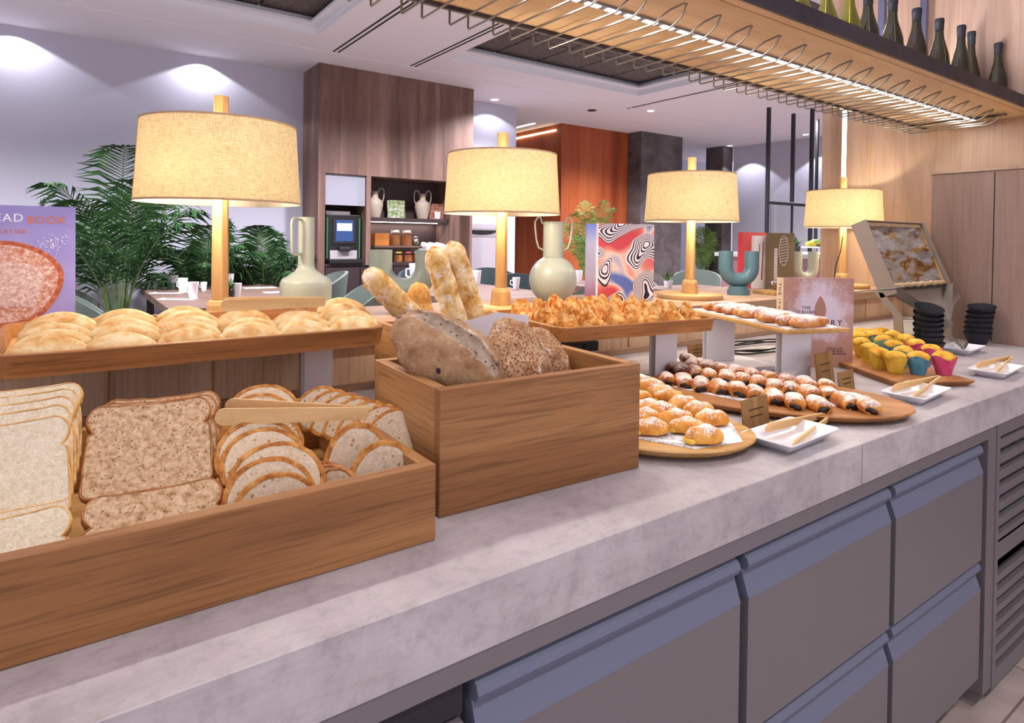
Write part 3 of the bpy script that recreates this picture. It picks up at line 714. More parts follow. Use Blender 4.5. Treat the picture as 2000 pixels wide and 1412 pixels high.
# red, white and brown books near the teal vase
RED = plain('red_cover', 'c93a44', .45); WC = plain('white_cover', 'e2dcda', .45); BRW = plain('olive_brown_cover', '6b5a44', .5)
a = at(1449, 570, Y=2.20); b = at(1495, 566, Y=2.20)
book('cookbook', 'bright red book standing behind the teal vase', (a.x, 2.20), (b.x+.05, 2.20), RT+.001, .325, .03, RED)
a = at(1476, 566, Y=2.13); b = at(1508, 566, Y=2.10)
t, L = book('cookbook', 'white book with brown stick pictures, between the red and the brown book', (a.x, 2.14), (b.x+.02, 2.10), RT+.001, .305, .025, WC)
bm = B()
for (x, w, h0, h1) in ((.02, .007, .08, .26), (.045, .009, .05, .27), (.075, .008, .02, .26), (.10, .012, .0, .27), (.13, .01, .0, .20)):
    addv(bm, [(x, -.0006, h0), (x+w, -.0006, h0), (x+w*.8+.01, -.0006, h1), (x+.01, -.0006, h1)], [(0, 1, 2, 3)])
mk('stick_picture', bm, plain('brown_print', '9c4a34', .5), t)
a = at(1503, 562, Y=2.07); b = at(1550, 560, Y=2.03)
t, L = book('cookbook', 'olive brown book with a pale loaf line drawing and side text', (a.x, 2.07), (b.x, 2.03), RT+.001, .322, .03, BRW)
bm = B(); q = [(L*.55+.035*cos(a_), .22+.085*sin(a_)) for a_ in [2*pi*k/24 for k in range(25)]]
tube(bm, [(x, -.001, z) for x, z in q], .0011, 4)
for k in range(9): tube(bm, [(L*.55-.03+.004*k*0+.0, -.001, .155+k*.016), (L*.55+.03, -.001, .165+k*.016)], .0009, 4)
mk('line_drawing', bm, WHI, t)
bm = B()
for k in range(22): box(bm, .03, .055, -.0008, -.0002, .05+k*.0085, .054+k*.0085)
mk('side_text', bm, WHI, t)
# Italian bakery book on the worktop
m = Mat('pink_brown_cover', .6); co = m.co((1, 1, 1), False)
tc = m.node('ShaderNodeTexCoord'); vm = m.node('ShaderNodeVectorMath', operation='DISTANCE'); m.link(tc.outputs['Object'], vm.inputs[0])
fl = m.noise(co, 420, 3, .8); big = m.noise(co, 16, 4, .7)
def dusty(name, base, dust, centre, rad_, leaf=True):
    """cover paper with a cloud of flour printed around centre (object space x, z)"""
    m = Mat(name, .6); co = m.co((1, 1, 1), False)
    vm = m.node('ShaderNodeVectorMath', operation='DISTANCE'); m.link(co, vm.inputs[0]); vm.inputs[1].default_value = (centre[0], 0, centre[1])
    fl = m.noise(co, 260, 3, .9); big = m.noise(co, 18, 4, .7)
    a = m.node('ShaderNodeMath', operation='MULTIPLY_ADD'); m.link(vm.outputs['Value'], a.inputs[0]); a.inputs[1].default_value = -1.9/rad_*.5; 
    b = m.node('ShaderNodeMath', operation='ADD'); m.link(fl, b.inputs[0]); m.link(big, b.inputs[1]); m.link(b.outputs[0], a.inputs[2])
    m.col(m.mix(m.ramp(a.outputs[0], [(.30, 0.), (.62, .9)]), base, dust)); return m.m
BK = dusty('pink_brown_cover', 'b58878', 'ded2de', (.135, .20), .17)
SPN = plain('cream_cloth_spine', 'd8c3a0', .7)
t, L = book('cookbook', 'pinkish brown standing cookbook with a floury leaf print, in front of the ledge', (2.040, 1.236), (2.263, 1.106), W+.0005, .312, .042, BK, None, 0, SPN)
bm = B(); n = 20; cx_, cz_ = .135, .20
pl = [(cx_+.021*sin(pi*k/n)**.8*1, cz_-.05+.10*k/n) for k in range(n+1)]+[(cx_-.021*sin(pi*k/n)**.8, cz_-.05+.10*k/n) for k in range(n-1, 0, -1)]
loft(bm, [[(x, -.0002, z) for x, z in pl], [(x, -.0007, z) for x, z in pl]]); mk('leaf_print', bm, plain('leaf_print_ink', 'ad7f6c', .6), t)
text('title_text', 'THE\nITALIAN', .0155, INK, t, (.083, -.0004, .204), (pi/2, 0, 0), align='CENTER', space=1.25)
text('title_text', 'BAKERY', .030, INK, t, (.075, -.0004, .146), (pi/2, 0, 0), space=1.45)
text('small_text', 'STEP-BY-STEP\nRECIPES WITH\nTHE SILVER SPOON', .009, INK, t, (.19, -.0004, .062), (pi/2, 0, 0), align='CENTER', space=1.1)
text('small_text', 'PHAIDON', .010, INK, t, (.02, -.0004, .020), (pi/2, 0, 0), space=1.1)
text('spine_text', 'THE ITALIAN BAKERY', .021, INK, t, (-.0034, .028, .295), (pi/2, pi/2, -pi/2), space=1.28)

# ---------------------------------------------------------- shallow white slab, stands
t = tag(mk('serving_slab', prism(B(), [(p[0], p[1]) for p in rr(.53, .20, .02, 0)], 0, .012, .002), WHITEM, None, 40, (1.775, 1.40, W+.0005), (0, 0, rad(-18))), 'low white slab lying on the worktop behind the chocolate pastries', 'slab')
def stand(label, c, w, d, h, rz):
    t = thing('tray_stand', label, 'stand', (c[0], c[1], W+.0005), rz, 'white bent metal tray stands')
    th = .003; r = .013; P = []
    for s in (0, 1):
        o = th*s
        pts = [(-d/2+o, .0005)]+[(-d/2+o+(r-o)*(1-cos(a)), h-r+(r-o)*sin(a)) for a in [pi/2*k/6 for k in range(7)]]+[(d/2-o-(r-o)*(1-cos(a)), h-r+(r-o)*sin(a)) for a in [pi/2*k/6 for k in range(6, -1, -1)]]+[(d/2-o, .0005)]
        P.append(pts)
    poly = P[0]+P[1][::-1]; bm = B()
    n = len(P[0])
    for x in (0,):
        vs = [[bm.verts.new((sx, y, z)) for y, z in poly] for sx in (-w/2, w/2)]
        N = len(poly)
        for i in range(N):
            j = (i+1) % N; bm.faces.new((vs[0][i], vs[0][j], vs[1][j], vs[1][i]))
        for q in vs:
            for i in range(n-1): bm.faces.new((q[i], q[i+1], q[N-2-i], q[N-1-i]))
    mk('bent_plate', bm, WHITEM, t, 30)
    mk('foot_plate', bx(-w/2, w/2, -d/2+.0045, d/2-.0045, 0, .003), WHITEM, t)
    return t
stand('white tray stand under the tray of flat rolls', (.508, 1.545), .069, .03, .193, 0)
stand('white tray stand under the croissant tray', (1.548, 1.345), .088, .03, .160, rad(-7))
stand('white stand in front of the cookbook, under the long sugared pastries', (1.868, 1.095), .106, .03, .168, rad(-20))
stand('white stand on the white slab, under the rear of the long pastry board', (1.905, 1.40), .11, .03, .1555, rad(-20)).location.z = W+.013
# ---------------------------------------------------------- trays
def tray(name, label, cx, cy, w, d, zb, zt, rz, r=.055):
    t = thing(name, label, 'tray', (cx, cy, zb), rz, 'oak serving trays with rounded corners')
    h = zt-zb
    bm = B(); th = .014
    loft(bm, [rr(w-.012, d-.012, r-.006, 0, 8), rr(w, d, r, h-.002, 8), rr(w-.003, d-.003, r-.002, h, 8), rr(w-2*th, d-2*th, r-th*.7, h, 8), rr(w-2*th-.004, d-2*th-.004, r-th*.7, .012, 8)], False, False)
    mk('rim', bm, [OAK[0]], t, 35)
    bm = B(); loft(bm, [rr(w-.0125, d-.0125, r-.006, .0002, 8), rr(w-2*th-.0045, d-2*th-.0045, r-th*.7, .0115, 8)])
    mk('bottom_panel', bm, OAKL[0], t)
    return t
T1 = tray('serving_tray', 'long oak tray on a white stand holding flat bread rolls, at the left', .245, 1.565, .715, .49, 1.114, 1.155, 0)
T2 = tray('serving_tray', 'oak tray on a white stand holding the croissants, in the middle', 1.395, 1.475, .585, .455, 1.081, 1.120, rad(-7.2), .045)
def sheet(name, label, pts, z, mat, wob=.0, cat='paper'):
    bm = prism(B(), [(x, y) for x, y, h in pts], z, z+.0006)
    return tag(mk(name, bm, mat), label, cat)
sheet('paper_liner', 'printed paper liner under the flat rolls in the left tray', [(-.07, 1.36, 0), (.56, 1.36, 0), (.56, 1.76, 0), (-.07, 1.76, 0)], 1.1268, NEWS)
sheet('paper_liner', 'printed paper liner under the croissants', [(1.13, 1.33, 0), (1.62, 1.27, 0), (1.66, 1.63, 0), (1.175, 1.69, 0)], 1.0935, NEWS)
# board 3
c20, s20 = cos(rad(20)), sin(rad(20))
def b3(u, v, z=0): return V((1.715+u*c20+v*s20, 1.025-u*s20+v*c20, z))
t = thing('serving_board', 'thin pale oak board on white stands holding the long sugared pastries', 'board', (1.715, 1.025, 1.0885), rad(-20))
mk('board', bx(0, .222, 0, .56, 0, .013, .002, 1), OAKL[1], t)
mk('paper', bx(.012, .208, .012, .545, .0135, .0141), NEWS, t)

# ---------------------------------------------------------- wooden boxes
def crate(name, label, x, y, w, d, h, rz, th=.02, knots=False):
    """x, y: front left corner"""
    t = thing(name, label, 'box', (x, y, W+.0005), rz, 'open oak bread boxes')
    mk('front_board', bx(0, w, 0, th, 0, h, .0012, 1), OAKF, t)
    mk('rear_board', bx(0, w, d-th, d, 0, h, .0012, 1), OAKM[0], t)
    mk('side_board', bx(0, th, th+.0002, d-th-.0002, 0, h, .0012, 1), OAKM[1], t)
    mk('side_board', bx(w-th, w, th+.0002, d-th-.0002, 0, h, .0012, 1), OAKM[1], t)
    mk('bottom_board', bx(th+.0003, w-th-.0003, th+.0003, d-th-.0003, .003, .010), OAKL[0], t)
    return t
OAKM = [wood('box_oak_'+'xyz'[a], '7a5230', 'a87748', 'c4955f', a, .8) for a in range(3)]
OAKF = wood('box_oak_front', '63411f', '8f6039', 'ac7c4e', 0, .8)  # same box oak, darkened: the shade on the front boards is in the colour
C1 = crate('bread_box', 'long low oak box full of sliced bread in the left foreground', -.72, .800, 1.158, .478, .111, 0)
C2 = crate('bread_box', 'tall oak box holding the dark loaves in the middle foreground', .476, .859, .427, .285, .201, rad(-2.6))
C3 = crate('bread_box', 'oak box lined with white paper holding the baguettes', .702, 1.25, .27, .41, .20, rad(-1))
# paper liner of the baguette box
bm = B()
addv(bm, [(.725, 1.275, 1.0), (.945, 1.268, 1.0), (.955, 1.268, 1.165), (.86, 1.270, 1.178), (.725, 1.275, 1.155)], [(0, 1, 2, 3, 4)])
addv(bm, [(.725, 1.275, 1.0), (.725, 1.275, 1.155), (.722, 1.40, 1.14), (.722, 1.40, 1.0)], [(0, 1, 2, 3)])
bmesh.ops.remove_doubles(bm, verts=bm.verts, dist=.0005); bmesh.ops.solidify(bm, geom=bm.faces[:], thickness=.0006)
tag(mk('paper_liner', bm, PAPER), 'white paper liner sticking up out of the baguette box', 'paper')

# ---------------------------------------------------------- tongs
def tongs(label, J, T, spread=.11, L=None, w0=.022, w1=.026, roll=0, mat=None):
    J = V(J); T = V(T); L = L or (T-J).length
    t = thing('serving_tongs', label, 'tongs', J, group='wooden serving tongs')
    q = (T-J).to_track_quat('X', 'Z'); t.rotation_mode = 'QUATERNION'
    from mathutils import Quaternion
    t.rotation_quaternion = q @ Quaternion((1, 0, 0), roll)
    for s in (-1, 1):
        n = 8; out = []
        for k in range(n+1): a = -pi/2+pi*k/n; out.append((L-w1/2+w1/2*cos(a), w1/2*sin(a)))
        out += [(.0, w0/2), (-.004, w0/4), (-.004, -w0/4), (.0, -w0/2)]
        bm = B(); loft(bm, [[(x, -.0019, z) for x, z in out], [(x, .0019, z) for x, z in out]])
        xf(bm, (0, s*.0022, 0), (0, 0, s*spread/2))
        mk('arm', bm, BEECH, t)
    return t
tongs('wooden tongs lying across the flat rolls on the left tray', (.498, 1.47, 1.203), (.285, 1.52, 1.203), .24, .222, .022, .027)
tongs('wooden tongs lying across the sliced bread in the low box', (.402, .975, 1.070), (.205, 1.06, 1.082), .27, .225, .020, .026)

# ---------------------------------------------------------- bread slices
def slice_thing(name, outline, th, crumb_m, crust_m, cw=.004, bulge=0, lip=.0006):
    """outline in x,z, thickness along y; crumb block plus crust ring"""
    n = len(outline); cx_ = sum(p[0] for p in outline)/n; cz_ = sum(p[1] for p in outline)/n
    def off(d):
        out = []
        for i in range(n):
            a = V(outline[i-1]); b = V(outline[(i+1) % n]); tdir = (b-a); tdir.normalize(); nx, nz = tdir.y, -tdir.x
            out.append((outline[i][0]-nx*d, outline[i][1]-nz*d))
        return out
    inn = off(cw); mid = off(cw*2.5)
    bm = B()
    def ringz(pl, y): return [(x, y, z) for x, z in pl]
    # crumb faces with a slightly uneven surface
    N = 7
    rings = []
    for k in range(N, 0, -1):
        f = k/N; rings.append([(cx_+(x-cx_)*f, -th/2+lip+(noise.noise(V((x*f*70, z*f*70, 3)))*.0009), cz_+(z-cz_)*f) for x, z in inn])
    back = [[(x, th/2-lip, z) for x, _, z in r] for r in rings]
    loft(bm, rings[::-1]+back, True, True)
    o = mk(name, bm, crumb_m, None, 30)
    bm = B()
    O = outline
    rg = [ringz(inn, -th/2+lip*.5), ringz(off(cw*.5), -th/2-.0002), ringz(off(.0004), -th/2+.001), ringz(O, -th/2+.003), ringz(O, th/2-.003), ringz(off(.0004), th/2-.001), ringz(off(cw*.5), th/2+.0002), ringz(inn, th/2-lip*.5)]
    vr = [[bm.verts.new(p) for p in r] for r in rg]
    for a, b in zip(vr, vr[1:]):
        for i in range(n): j = (i+1) % n; bm.faces.new((a[i], a[j], b[j], b[i]))
    for v in bm.verts: v.co += V((noise.noise(v.co*90), 0, noise.noise(v.co*90+V((5, 5, 5)))))*.0016
    mk('crust', bm, crust_m, o, True)
    return o
def toast_outline(w, h):
    pts = []
    def arc(cx, cz, rx, rz, a0, a1, n=6):
        for k in range(n+1): a = a0+(a1-a0)*k/n; pts.append((cx+rx*cos(a), cz+rz*sin(a)))
    hw = w/2; nz = h*.66
    arc(-hw+.012, .012, .012, .012, pi, 3*pi/2, 4); arc(hw-.012, .012, .012, .012, 3*pi/2, 2*pi, 4)
    pts.append((hw, nz*.5)); pts.append((hw-.001, nz-.01)); pts.append((hw-.003, nz)); 
    arc(hw-.020, nz+(h-nz)*.5, .021, (h-nz)*.5, -1.0, pi/2, 7)
    for k in range(1, 8): x = hw-.020-(w-.04)*k/8; pts.append((x, h-.001-.003*sin(pi*k/8)))
    arc(-hw+.020, nz+(h-nz)*.5, .021, (h-nz)*.5, pi/2, pi+1.0, 7)
    pts.append((-hw+.003, nz)); pts.append((-hw+.001, nz-.01)); pts.append((-hw, nz*.5))
    return pts[::1]
def round_outline(w, h, flat=.10):
    pts = []; n = 30
    for k in range(n):
        a = -.35+(pi+.7)*k/(n-1); pts.append((w/2*cos(a), max(0, h*.30+h*.70*sin(a))))
    for k in range(1, 6): pts.append((-w/2*.93+w*.93*k/6, 0))
    return pts
WS = slice_thing('white_toast_slice', toast_outline(.160, .146), .013, CR_WHITE, CRUSTW, .003)
BS = slice_thing('brown_toast_slice', toast_outline(.160, .146), .013, CR_BROWN, CRUSTB, .003)
RS = [slice_thing('country_bread_slice', round_outline(.128, .088), .012, CR_ROUND, CRUST, .0075),
      slice_thing('country_bread_slice', round_outline(.112, .108), .012, CR_ROUND, CRUST, .0075),
      slice_thing('country_bread_slice', round_outline(.118, .070), .012, CR_ROUND, CRUSTB, .004)]
taken = set()
def put(src, label, cat, group, loc, rot, scale=None):
    if id(src) in taken: o = dup(src)
    else: o = src; taken.add(id(src))
    o.location = loc; o.rotation_euler = rot
    if scale is not None: o.scale = scale if hasattr(scale, '__len__') else (scale,)*3
    tag(o, label, cat, group); return o
def lean(y, z, a): return None
# toast columns: bottom edge at (x, y, z), leaning back by angle a from vertical
def toasts(src, kind, x, rows, grp):
    for (dx, y, z, a, rz, lab) in rows:
        put(src, lab, 'bread', grp, (x+dx, y, z), (-rad(a), 0, rad(rz)))
A = 46
toasts(BS, 'brown', .093, [(0, .978, 1.006, A+2, -7, 'front brown toast slice of the upper stack, its whole speckled face in view'),
    (.009, .989, 1.006, A+2, -8, 'brown toast slice second from the front of the upper stack, only its right crust showing'),
    (.016, 1.000, 1.008, A+2, -8, 'brown toast slice third from the front of the upper stack, only its right crust showing'),
    (-.003, .838, .936, 56, -4, 'brown toast slice standing lower against the front of the low box')], 'brown toast slices in the low box')
toasts(WS, 'white', -.073, [(0, .965, 1.0, A-2, 1, 'front white toast slice of the upper stack at the left edge, whole face visible'),
    (.002, .978, 1.013, A-1, 1, 'white toast slice second from the front of the left stack, top edge showing'),
    (.005, .993, 1.024, A+1, 0, 'white toast slice third from the front of the left stack, top edge showing'),
    (.008, 1.012, 1.035, A+4, -1, 'white toast slice fourth from the front of the left stack, top edge showing'),
    (.011, 1.035, 1.045, A+8, -2, 'rearmost white toast slice of the left stack, just below the tray'),
    (.0, .838, .936, 56, 0, 'white toast slice standing lower against the front of the low box at the left edge')], 'white toast slices in the low box')
# country bread
G = 'country bread slices in the low box'
col = [(.231, .848, .955, 26, 4, 'frontmost of the country bread slices in the column beside the brown toast'), (.228, .872, .972, 34, 5, 'second country bread slice from the front beside the brown toast'),
       (.244, .905, .985, 42, 10, 'third country bread slice from the front beside the brown toast, wide pale face'), (.240, .945, 1.000, 46, 3, 'fourth country bread slice from the front beside the brown toast'),
       (.236, .962, 1.010, 47, 4, 'fifth country bread slice from the front beside the brown toast'), (.240, .982, 1.018, 46, 12, 'sixth country bread slice from the front, just below the tongs'),]
for i, (x, y, z, a, rz, lab) in enumerate(col): put(RS[0], lab, 'bread', G, (x, y, z), (-rad(a), 0, rad(-rz)), (1.05 if i == 2 else .98, 1, 1))
for i, (x, y, z, a, rz, lab) in enumerate([(.262, 1.085, .985, 40, 8, 'country bread slice right behind the tongs, front one of the rear left column'), (.268, 1.105, .996, 42, 10, 'second country bread slice of the rear left column behind the tongs'),
       (.272, 1.125, 1.008, 43, 12, 'third country bread slice of the rear left column behind the tongs'), (.285, 1.150, 1.020, 46, 12, 'rearmost country bread slice of the rear left column, pale face up')]):
    put(RS[0], lab, 'bread', G, (x, y, z), (-rad(a), 0, rad(-rz)))
for i in range(7):
    x = .365+.012*i; y = 1.165-.030*i; z = .995-.002*i
    put(RS[1], 'country bread slice, %s from the rear of the right column against the box side' % ORD[i], 'bread', G, (x, y, z), (-rad(38), rad(12), rad(-48)), (.86, 1, .86))
put(RS[1], 'country bread slice standing upright at the front right, the rear one of two', 'bread', G, (.368, .905, .955), (-rad(14), rad(-4), rad(-14)), (1.0, 1, 1.10))
put(RS[1], 'country bread slice standing upright at the front right corner of the low box, nearest one', 'bread', G, (.383, .862, .944), (-rad(14), rad(4), rad(-16)), (1.02, 1, 1.02))
for i in range(3):
    put(RS[2], 'small dark-crusted slice wedged between the country bread columns, %s from the front' % ORD[i], 'bread', G, (.318-.004*i, .880+.018*i, .945), (-rad(16), rad(-6), rad(-55)), (.8, 1, 1.1))
# ---------------------------------------------------------- flat rolls
def roll_mesh(seed):
    def fn(p, q):
        s = 1-.25*max(0, -p.z)
        q = V((q.x*s, q.y*(1 if p.y < 0 else .8), q.z*(1-.28*p.x*p.x)))
        return q
    return blob(.0620, .0125, .038, 4, .0012, 6, seed, fn)
RM = [mk('flat_roll', roll_mesh(i), ROLL, None, True) for i in range(3)]
random.seed(5)
rows = [5, 5, 5, 4, 3, 4]; nm = ['first', 'second', 'third', 'fourth', 'fifth', 'sixth']
for c in range(6):
    for r in range(rows[c]):
        x = -.025+c*.1135+random.uniform(-.004, .004)+.004*r; y = 1.366+r*.048; z = 1.145+.0055*r
        if c == 5: z += .004*r
        put(RM[(c+r) % 3], 'flat bread roll, %s from the left and %s from the front on the left tray' % (nm[c], ORD[r]), 'roll', 'flat bread rolls on the left tray', (x, y, z), (rad(-37+random.uniform(-3, 3)), random.uniform(-.05, .05), random.uniform(-.08, .08)), random.uniform(.94, 1.04))
# ---------------------------------------------------------- loaves in the tall box
BAND = bread('floury_score_crumb', [(.3, '9c8470'), (.5, 'bba58e'), (.7, 'd2c2ae')], 60, .9, .004, seeds=(90, '6a5040', .16))
def loaf(name, label, mat, rx, ry, rz, loc, rot, seed, amp=.012, slash=None):
    band = set()
    def fn(p, q):
        q = q.copy(); k = 1-.10*abs(p.y)**3; q.x *= k; q.z *= k*(1 if p.z > 0 else .8)
        if slash:
            g = math.exp(-((p.x-slash)/.16)**2)*(1 if p.z > 0 else 0)*(1-abs(p.y)**4); q.z -= .013*g
            g2 = math.exp(-((p.x-slash-.27)/.07)**2)*(1 if p.z > 0 else 0)*(1-abs(p.y)**4); q.z += .010*g2; q.x -= .008*g2
        q += p*(.004*noise.noise(q*45)+.0018*noise.noise(q*140)); return q
    o = mk(name, blob(rx, ry, rz, 5, amp, 14, seed, fn), [mat, BAND], None, True, loc, rot)
    if slash:
        for f in o.data.polygons:
            c = f.center
            if c.z > .25*rz and abs(c.x/rx-slash) < .21*(1-abs(c.y/ry)**3)+.02*sin(c.y*200) and abs(c.y/ry) < .8: f.material_index = 1
    return tag(o, label, 'loaf')
def axis_rot(d, up=(0, 0, 1), roll=0):
    d = V(d).normalized(); q = d.to_track_quat('Y', 'Z'); return (q.to_matrix() @ Matrix.Rotation(roll, 3, 'Y')).to_euler()
loaf('raisin_loaf', 'greyish brown oval raisin loaf leaning on the left side of the tall box', LOAFR, .070, .118, .066, (.560, .985, 1.144), axis_rot((-.46, .55, .42), roll=-.55), 1, .003, slash=.05)
loaf('seeded_loaf', 'seed-covered brown loaf standing in the middle of the tall box', LOAFS, .090, .116, .058, (.702, .965, 1.100), axis_rot((-.05, .35, .9), roll=.3), 4, .010)
loaf('seeded_loaf', 'seed-covered brown loaf behind on the right side of the tall box', LOAFS, .060, .095, .050, (.825, 1.030, 1.085), axis_rot((-.22, .25, .9), roll=-.3), 9, .010)
# baguettes
BAGC = bread('baguette_slash_crumb', [(.3, 'd8bf94'), (.5, 'ecdcc0'), (.7, 'f6eeda')], 50, .6, .003)
def baguette(name, label, mat, a, b, r, seed, roll=0, n=40):
    a = V(a); b = V(b); L = (b-a).length
    bm = B(); path = []; R = []
    for k in range(n+1):
        f = k/n; path.append((0, f*L, .004*sin(f*3+seed)))
        e = min(f, 1-f)*L; R.append(max(.002, r*(1-max(0, 1-e/(r*1.5))**2.2)**.5))
    def wob(f, ang):
        s = (f*5.2+ang*.22+seed) % 1.; g = math.exp(-((s-.5)/.13)**2)*max(0, sin(ang))
        return 1+.05*sin(f*31+ang)*.4-.16*g+.10*math.exp(-((s-.78)/.1)**2)*max(0, sin(ang))
    tube(bm, path, R, 28, up=(0, 0, 1), wob=wob)
    for v in bm.verts: v.co += V((0, 0, 1))*0+v.co.normalized()*0+V((noise.noise(v.co*60+V((seed, 0, 0))), 0, noise.noise(v.co*60+V((0, seed, 9)))))*.0025
    q = (b-a).to_track_quat('Y', 'Z')
    o = mk(name, bm, [mat, BAGC], None, True, a, (q.to_matrix() @ Matrix.Rotation(roll, 3, 'Y')).to_euler())
    if mat is BAG:
        for f_ in o.data.polygons:
            c = f_.center; ang = atan2(c.z, c.x); s_ = ((c.y/L)*5.2+ang*.22+seed) % 1.
            if abs(s_-.5) < .24*max(0, sin(ang)) and sin(ang) > .25: f_.material_index = 1
    return tag(o, label, 'baguette', 'baguettes in the paper-lined box')
baguette('baguette', 'short pale baguette leaning out to the left of the paper-lined box', BAG, (.775, 1.42, 1.10), (.598, 1.47, 1.275), .031, 1, 2.6)
baguette('baguette', 'floury baguette, left one of the two tall upright baguettes', BAG, (.870, 1.37, .965), (.770, 1.45, 1.335), .031, 2, 2.9)
baguette('baguette', 'floury baguette, right one of the two tall upright baguettes', BAG, (.935, 1.405, .965), (.836, 1.465, 1.350), .032, 3, 2.6)
baguette('seeded_baguette', 'short darker seeded baguette behind the two tall ones', BAGS, (.815, 1.52, .965), (.795, 1.57, 1.235), .033, 5, 2.9)
# ---------------------------------------------------------- croissants
def croissant_mesh(seed, straight=.25):
    bm = B(); n = 44; R = []; path = []
    for k in range(n+1):
        f = k/n; u = 2*f-1
        path.append((.062*sin(u*1.25), -.030*(cos(u*1.25)-1)*-1.0*1, 0))
        base = .027*(1-abs(u)**1.25)**.85+.0040
        seg = (abs(u)*4.6+.15) % 1.
        R.append(base*(1.0+.24*(1-seg)-.10)*(1.12 if abs(u) < .2 else 1))
    def wob(f, a): return 1+.05*sin(a*5+f*20+seed)
    tube(bm, path, R, 22, up=(0, 0, 1), wob=wob)
    for v in bm.verts:
        v.co.z *= 1.05
        if v.co.z < -.012: v.co.z = -.012+(v.co.z+.012)*.25
        v.co += v.co.normalized()*.002*noise.noise(v.co*70+V((seed, 0, 0)))
        c = math.exp(-(v.co.x/.018)**2)
        if v.co.z > 0: v.co.z *= 1+.55*c
    return bm
CM = [mk('croissant', croissant_mesh(i*3.1), CROI, None, 35) for i in range(3)]
pts = [('front', [(1105, 622), (1150, 618), (1196, 613), (1236, 608), (1277, 606), (1320, 603), (1356, 603)]), ('second', [(1052, 608), (1094, 603), (1136, 600), (1176, 599), (1213, 595), (1254, 594), (1292, 592), (1330, 594)]),
       ('rear', [(1018, 598), (1060, 594), (1086, 588), (1124, 588), (1162, 585), (1206, 582), (1246, 584), (1284, 584)])]
random.seed(11)
for rn, lst in pts:
    for k, (px, py) in enumerate(lst):
        row = {'front': 0, 'second': 1, 'rear': 2}[rn]
        # rows run parallel to the tray front
        p = at(px, py+4, Z=1.125)
        u = (p.x-1.395)*cos(rad(7.2))-(p.y-1.475)*sin(rad(7.2)); u = max(-.225, min(.225, -.225+.45*k/(len(lst)-1)))
        v = (-.150, -.02, .115)[row]+random.uniform(-.01, .01)
        x = 1.395+u*cos(rad(7.2))+v*sin(rad(7.2)); y = 1.475-u*sin(rad(7.2))+v*cos(rad(7.2))
        put(CM[(k+row) % 3], 'croissant, %s from the left in the %s row of the tray' % (ORD[k], rn), 'croissant', 'croissants on the middle tray', (x, y, 1.1095), (random.uniform(-.1, .1), random.uniform(-.15, .15), rad(-95+random.uniform(-28, 28))+(pi if (k % 2) else 0)), random.uniform(.9, 1.06))
# ---------------------------------------------------------- long sugared pastries
def long_mesh(seed):
    bm = B(); n = 26; R = []; path = []
    for k in range(n+1):
        u = 2*k/n-1; path.append((.078*u, .004*sin(u*2+seed), 0)); R.append(.021*max(.05, (1-abs(u)**3.2))**.5*(1+.05*sin(u*9+seed)))
    tube(bm, path, R, 18, up=(0, 0, 1))
    for v in bm.verts:
        v.co.z *= .9; v.co += v.co.normalized()*.0025*noise.noise(v.co*50+V((seed, 0, 0)))
    return bm
SM = [mk('long_pastry', long_mesh(i*2.3), PSTR, None, True) for i in range(3)]
k = 0
for i, (u, v, n_) in enumerate([(.108, .040, 'frontmost'), (.100, .082, 'second from the front'), (.095, .150, 'third from the front'), (.105, .190, 'fourth from the front'), (.100, .258, 'fifth from the front'), (.108, .298, 'sixth from the front'), (.10, .37, 'seventh from the front'), (.104, .41, 'eighth from the front'), (.10, .48, 'rearmost')]):
    p = b3(u, v, 1.1175); put(SM[i % 3], 'long sugar-dusted pastry, %s on the raised board' % n_, 'pastry', 'long sugared pastries on the raised board', p, (0, 0, rad(-20+random.uniform(-5, 5))), 1.0)
# ============================================================ boards and pastries on the worktop
def wpt(px, py, z): return at(px, py, Z=z)
def board_oval(name, label, cx, cy, a, b, rz, zt, mat, grp):
    t = thing(name, label, 'board', (cx, cy, W+.0005), rz, grp); n = 64; h = zt-W
    def el(s, z): return [(a*s*cos(2*pi*k/n), b*s*sin(2*pi*k/n), z) for k in range(n)]
    def elo(d, z): return [((a-d)*cos(2*pi*k/n), (b-d)*sin(2*pi*k/n), z) for k in range(n)]
    bm = B(); loft(bm, [elo(.032, 0), elo(.012, h*.45), elo(.0, h-.003), elo(.002, h), elo(.02, h-.0005)]); mk('board', bm, mat, t, 50); return t
board_oval('round_board', 'round oak board with golden cream pastries, partly behind the tall box', 1.075, .945, .205, .165, rad(-50), .945, OAKL[0], 'oak serving boards')
# long oval board: front outline runs (1.345,.99) (1.41,.85) (1.50,.76) (1.70,.73) (1.815,.817)
board_oval('oval_board', 'long oval oak board with the chocolate-filled pastries', 1.574, .995, .345, .205, rad(-60), .944, OAK[0], 'oak serving boards')
sheet('paper_liner', 'printed paper showing under the cream pastries at the board edge', [(1.02, .80, 0), (1.14, .775, 0), (1.235, .87, 0), (1.20, 1.02, 0), (1.05, 1.06, 0), (.96, .93, 0)], .9455, NEWS)
sheet('paper_liner', 'printed paper under the chocolate-filled pastries', [(1.43, .97, 0), (1.60, .80, 0), (1.74, .79, 0), (1.78, .86, 0), (1.62, 1.12, 0), (1.47, 1.23, 0), (1.40, 1.18, 0)], .9445, NEWS)
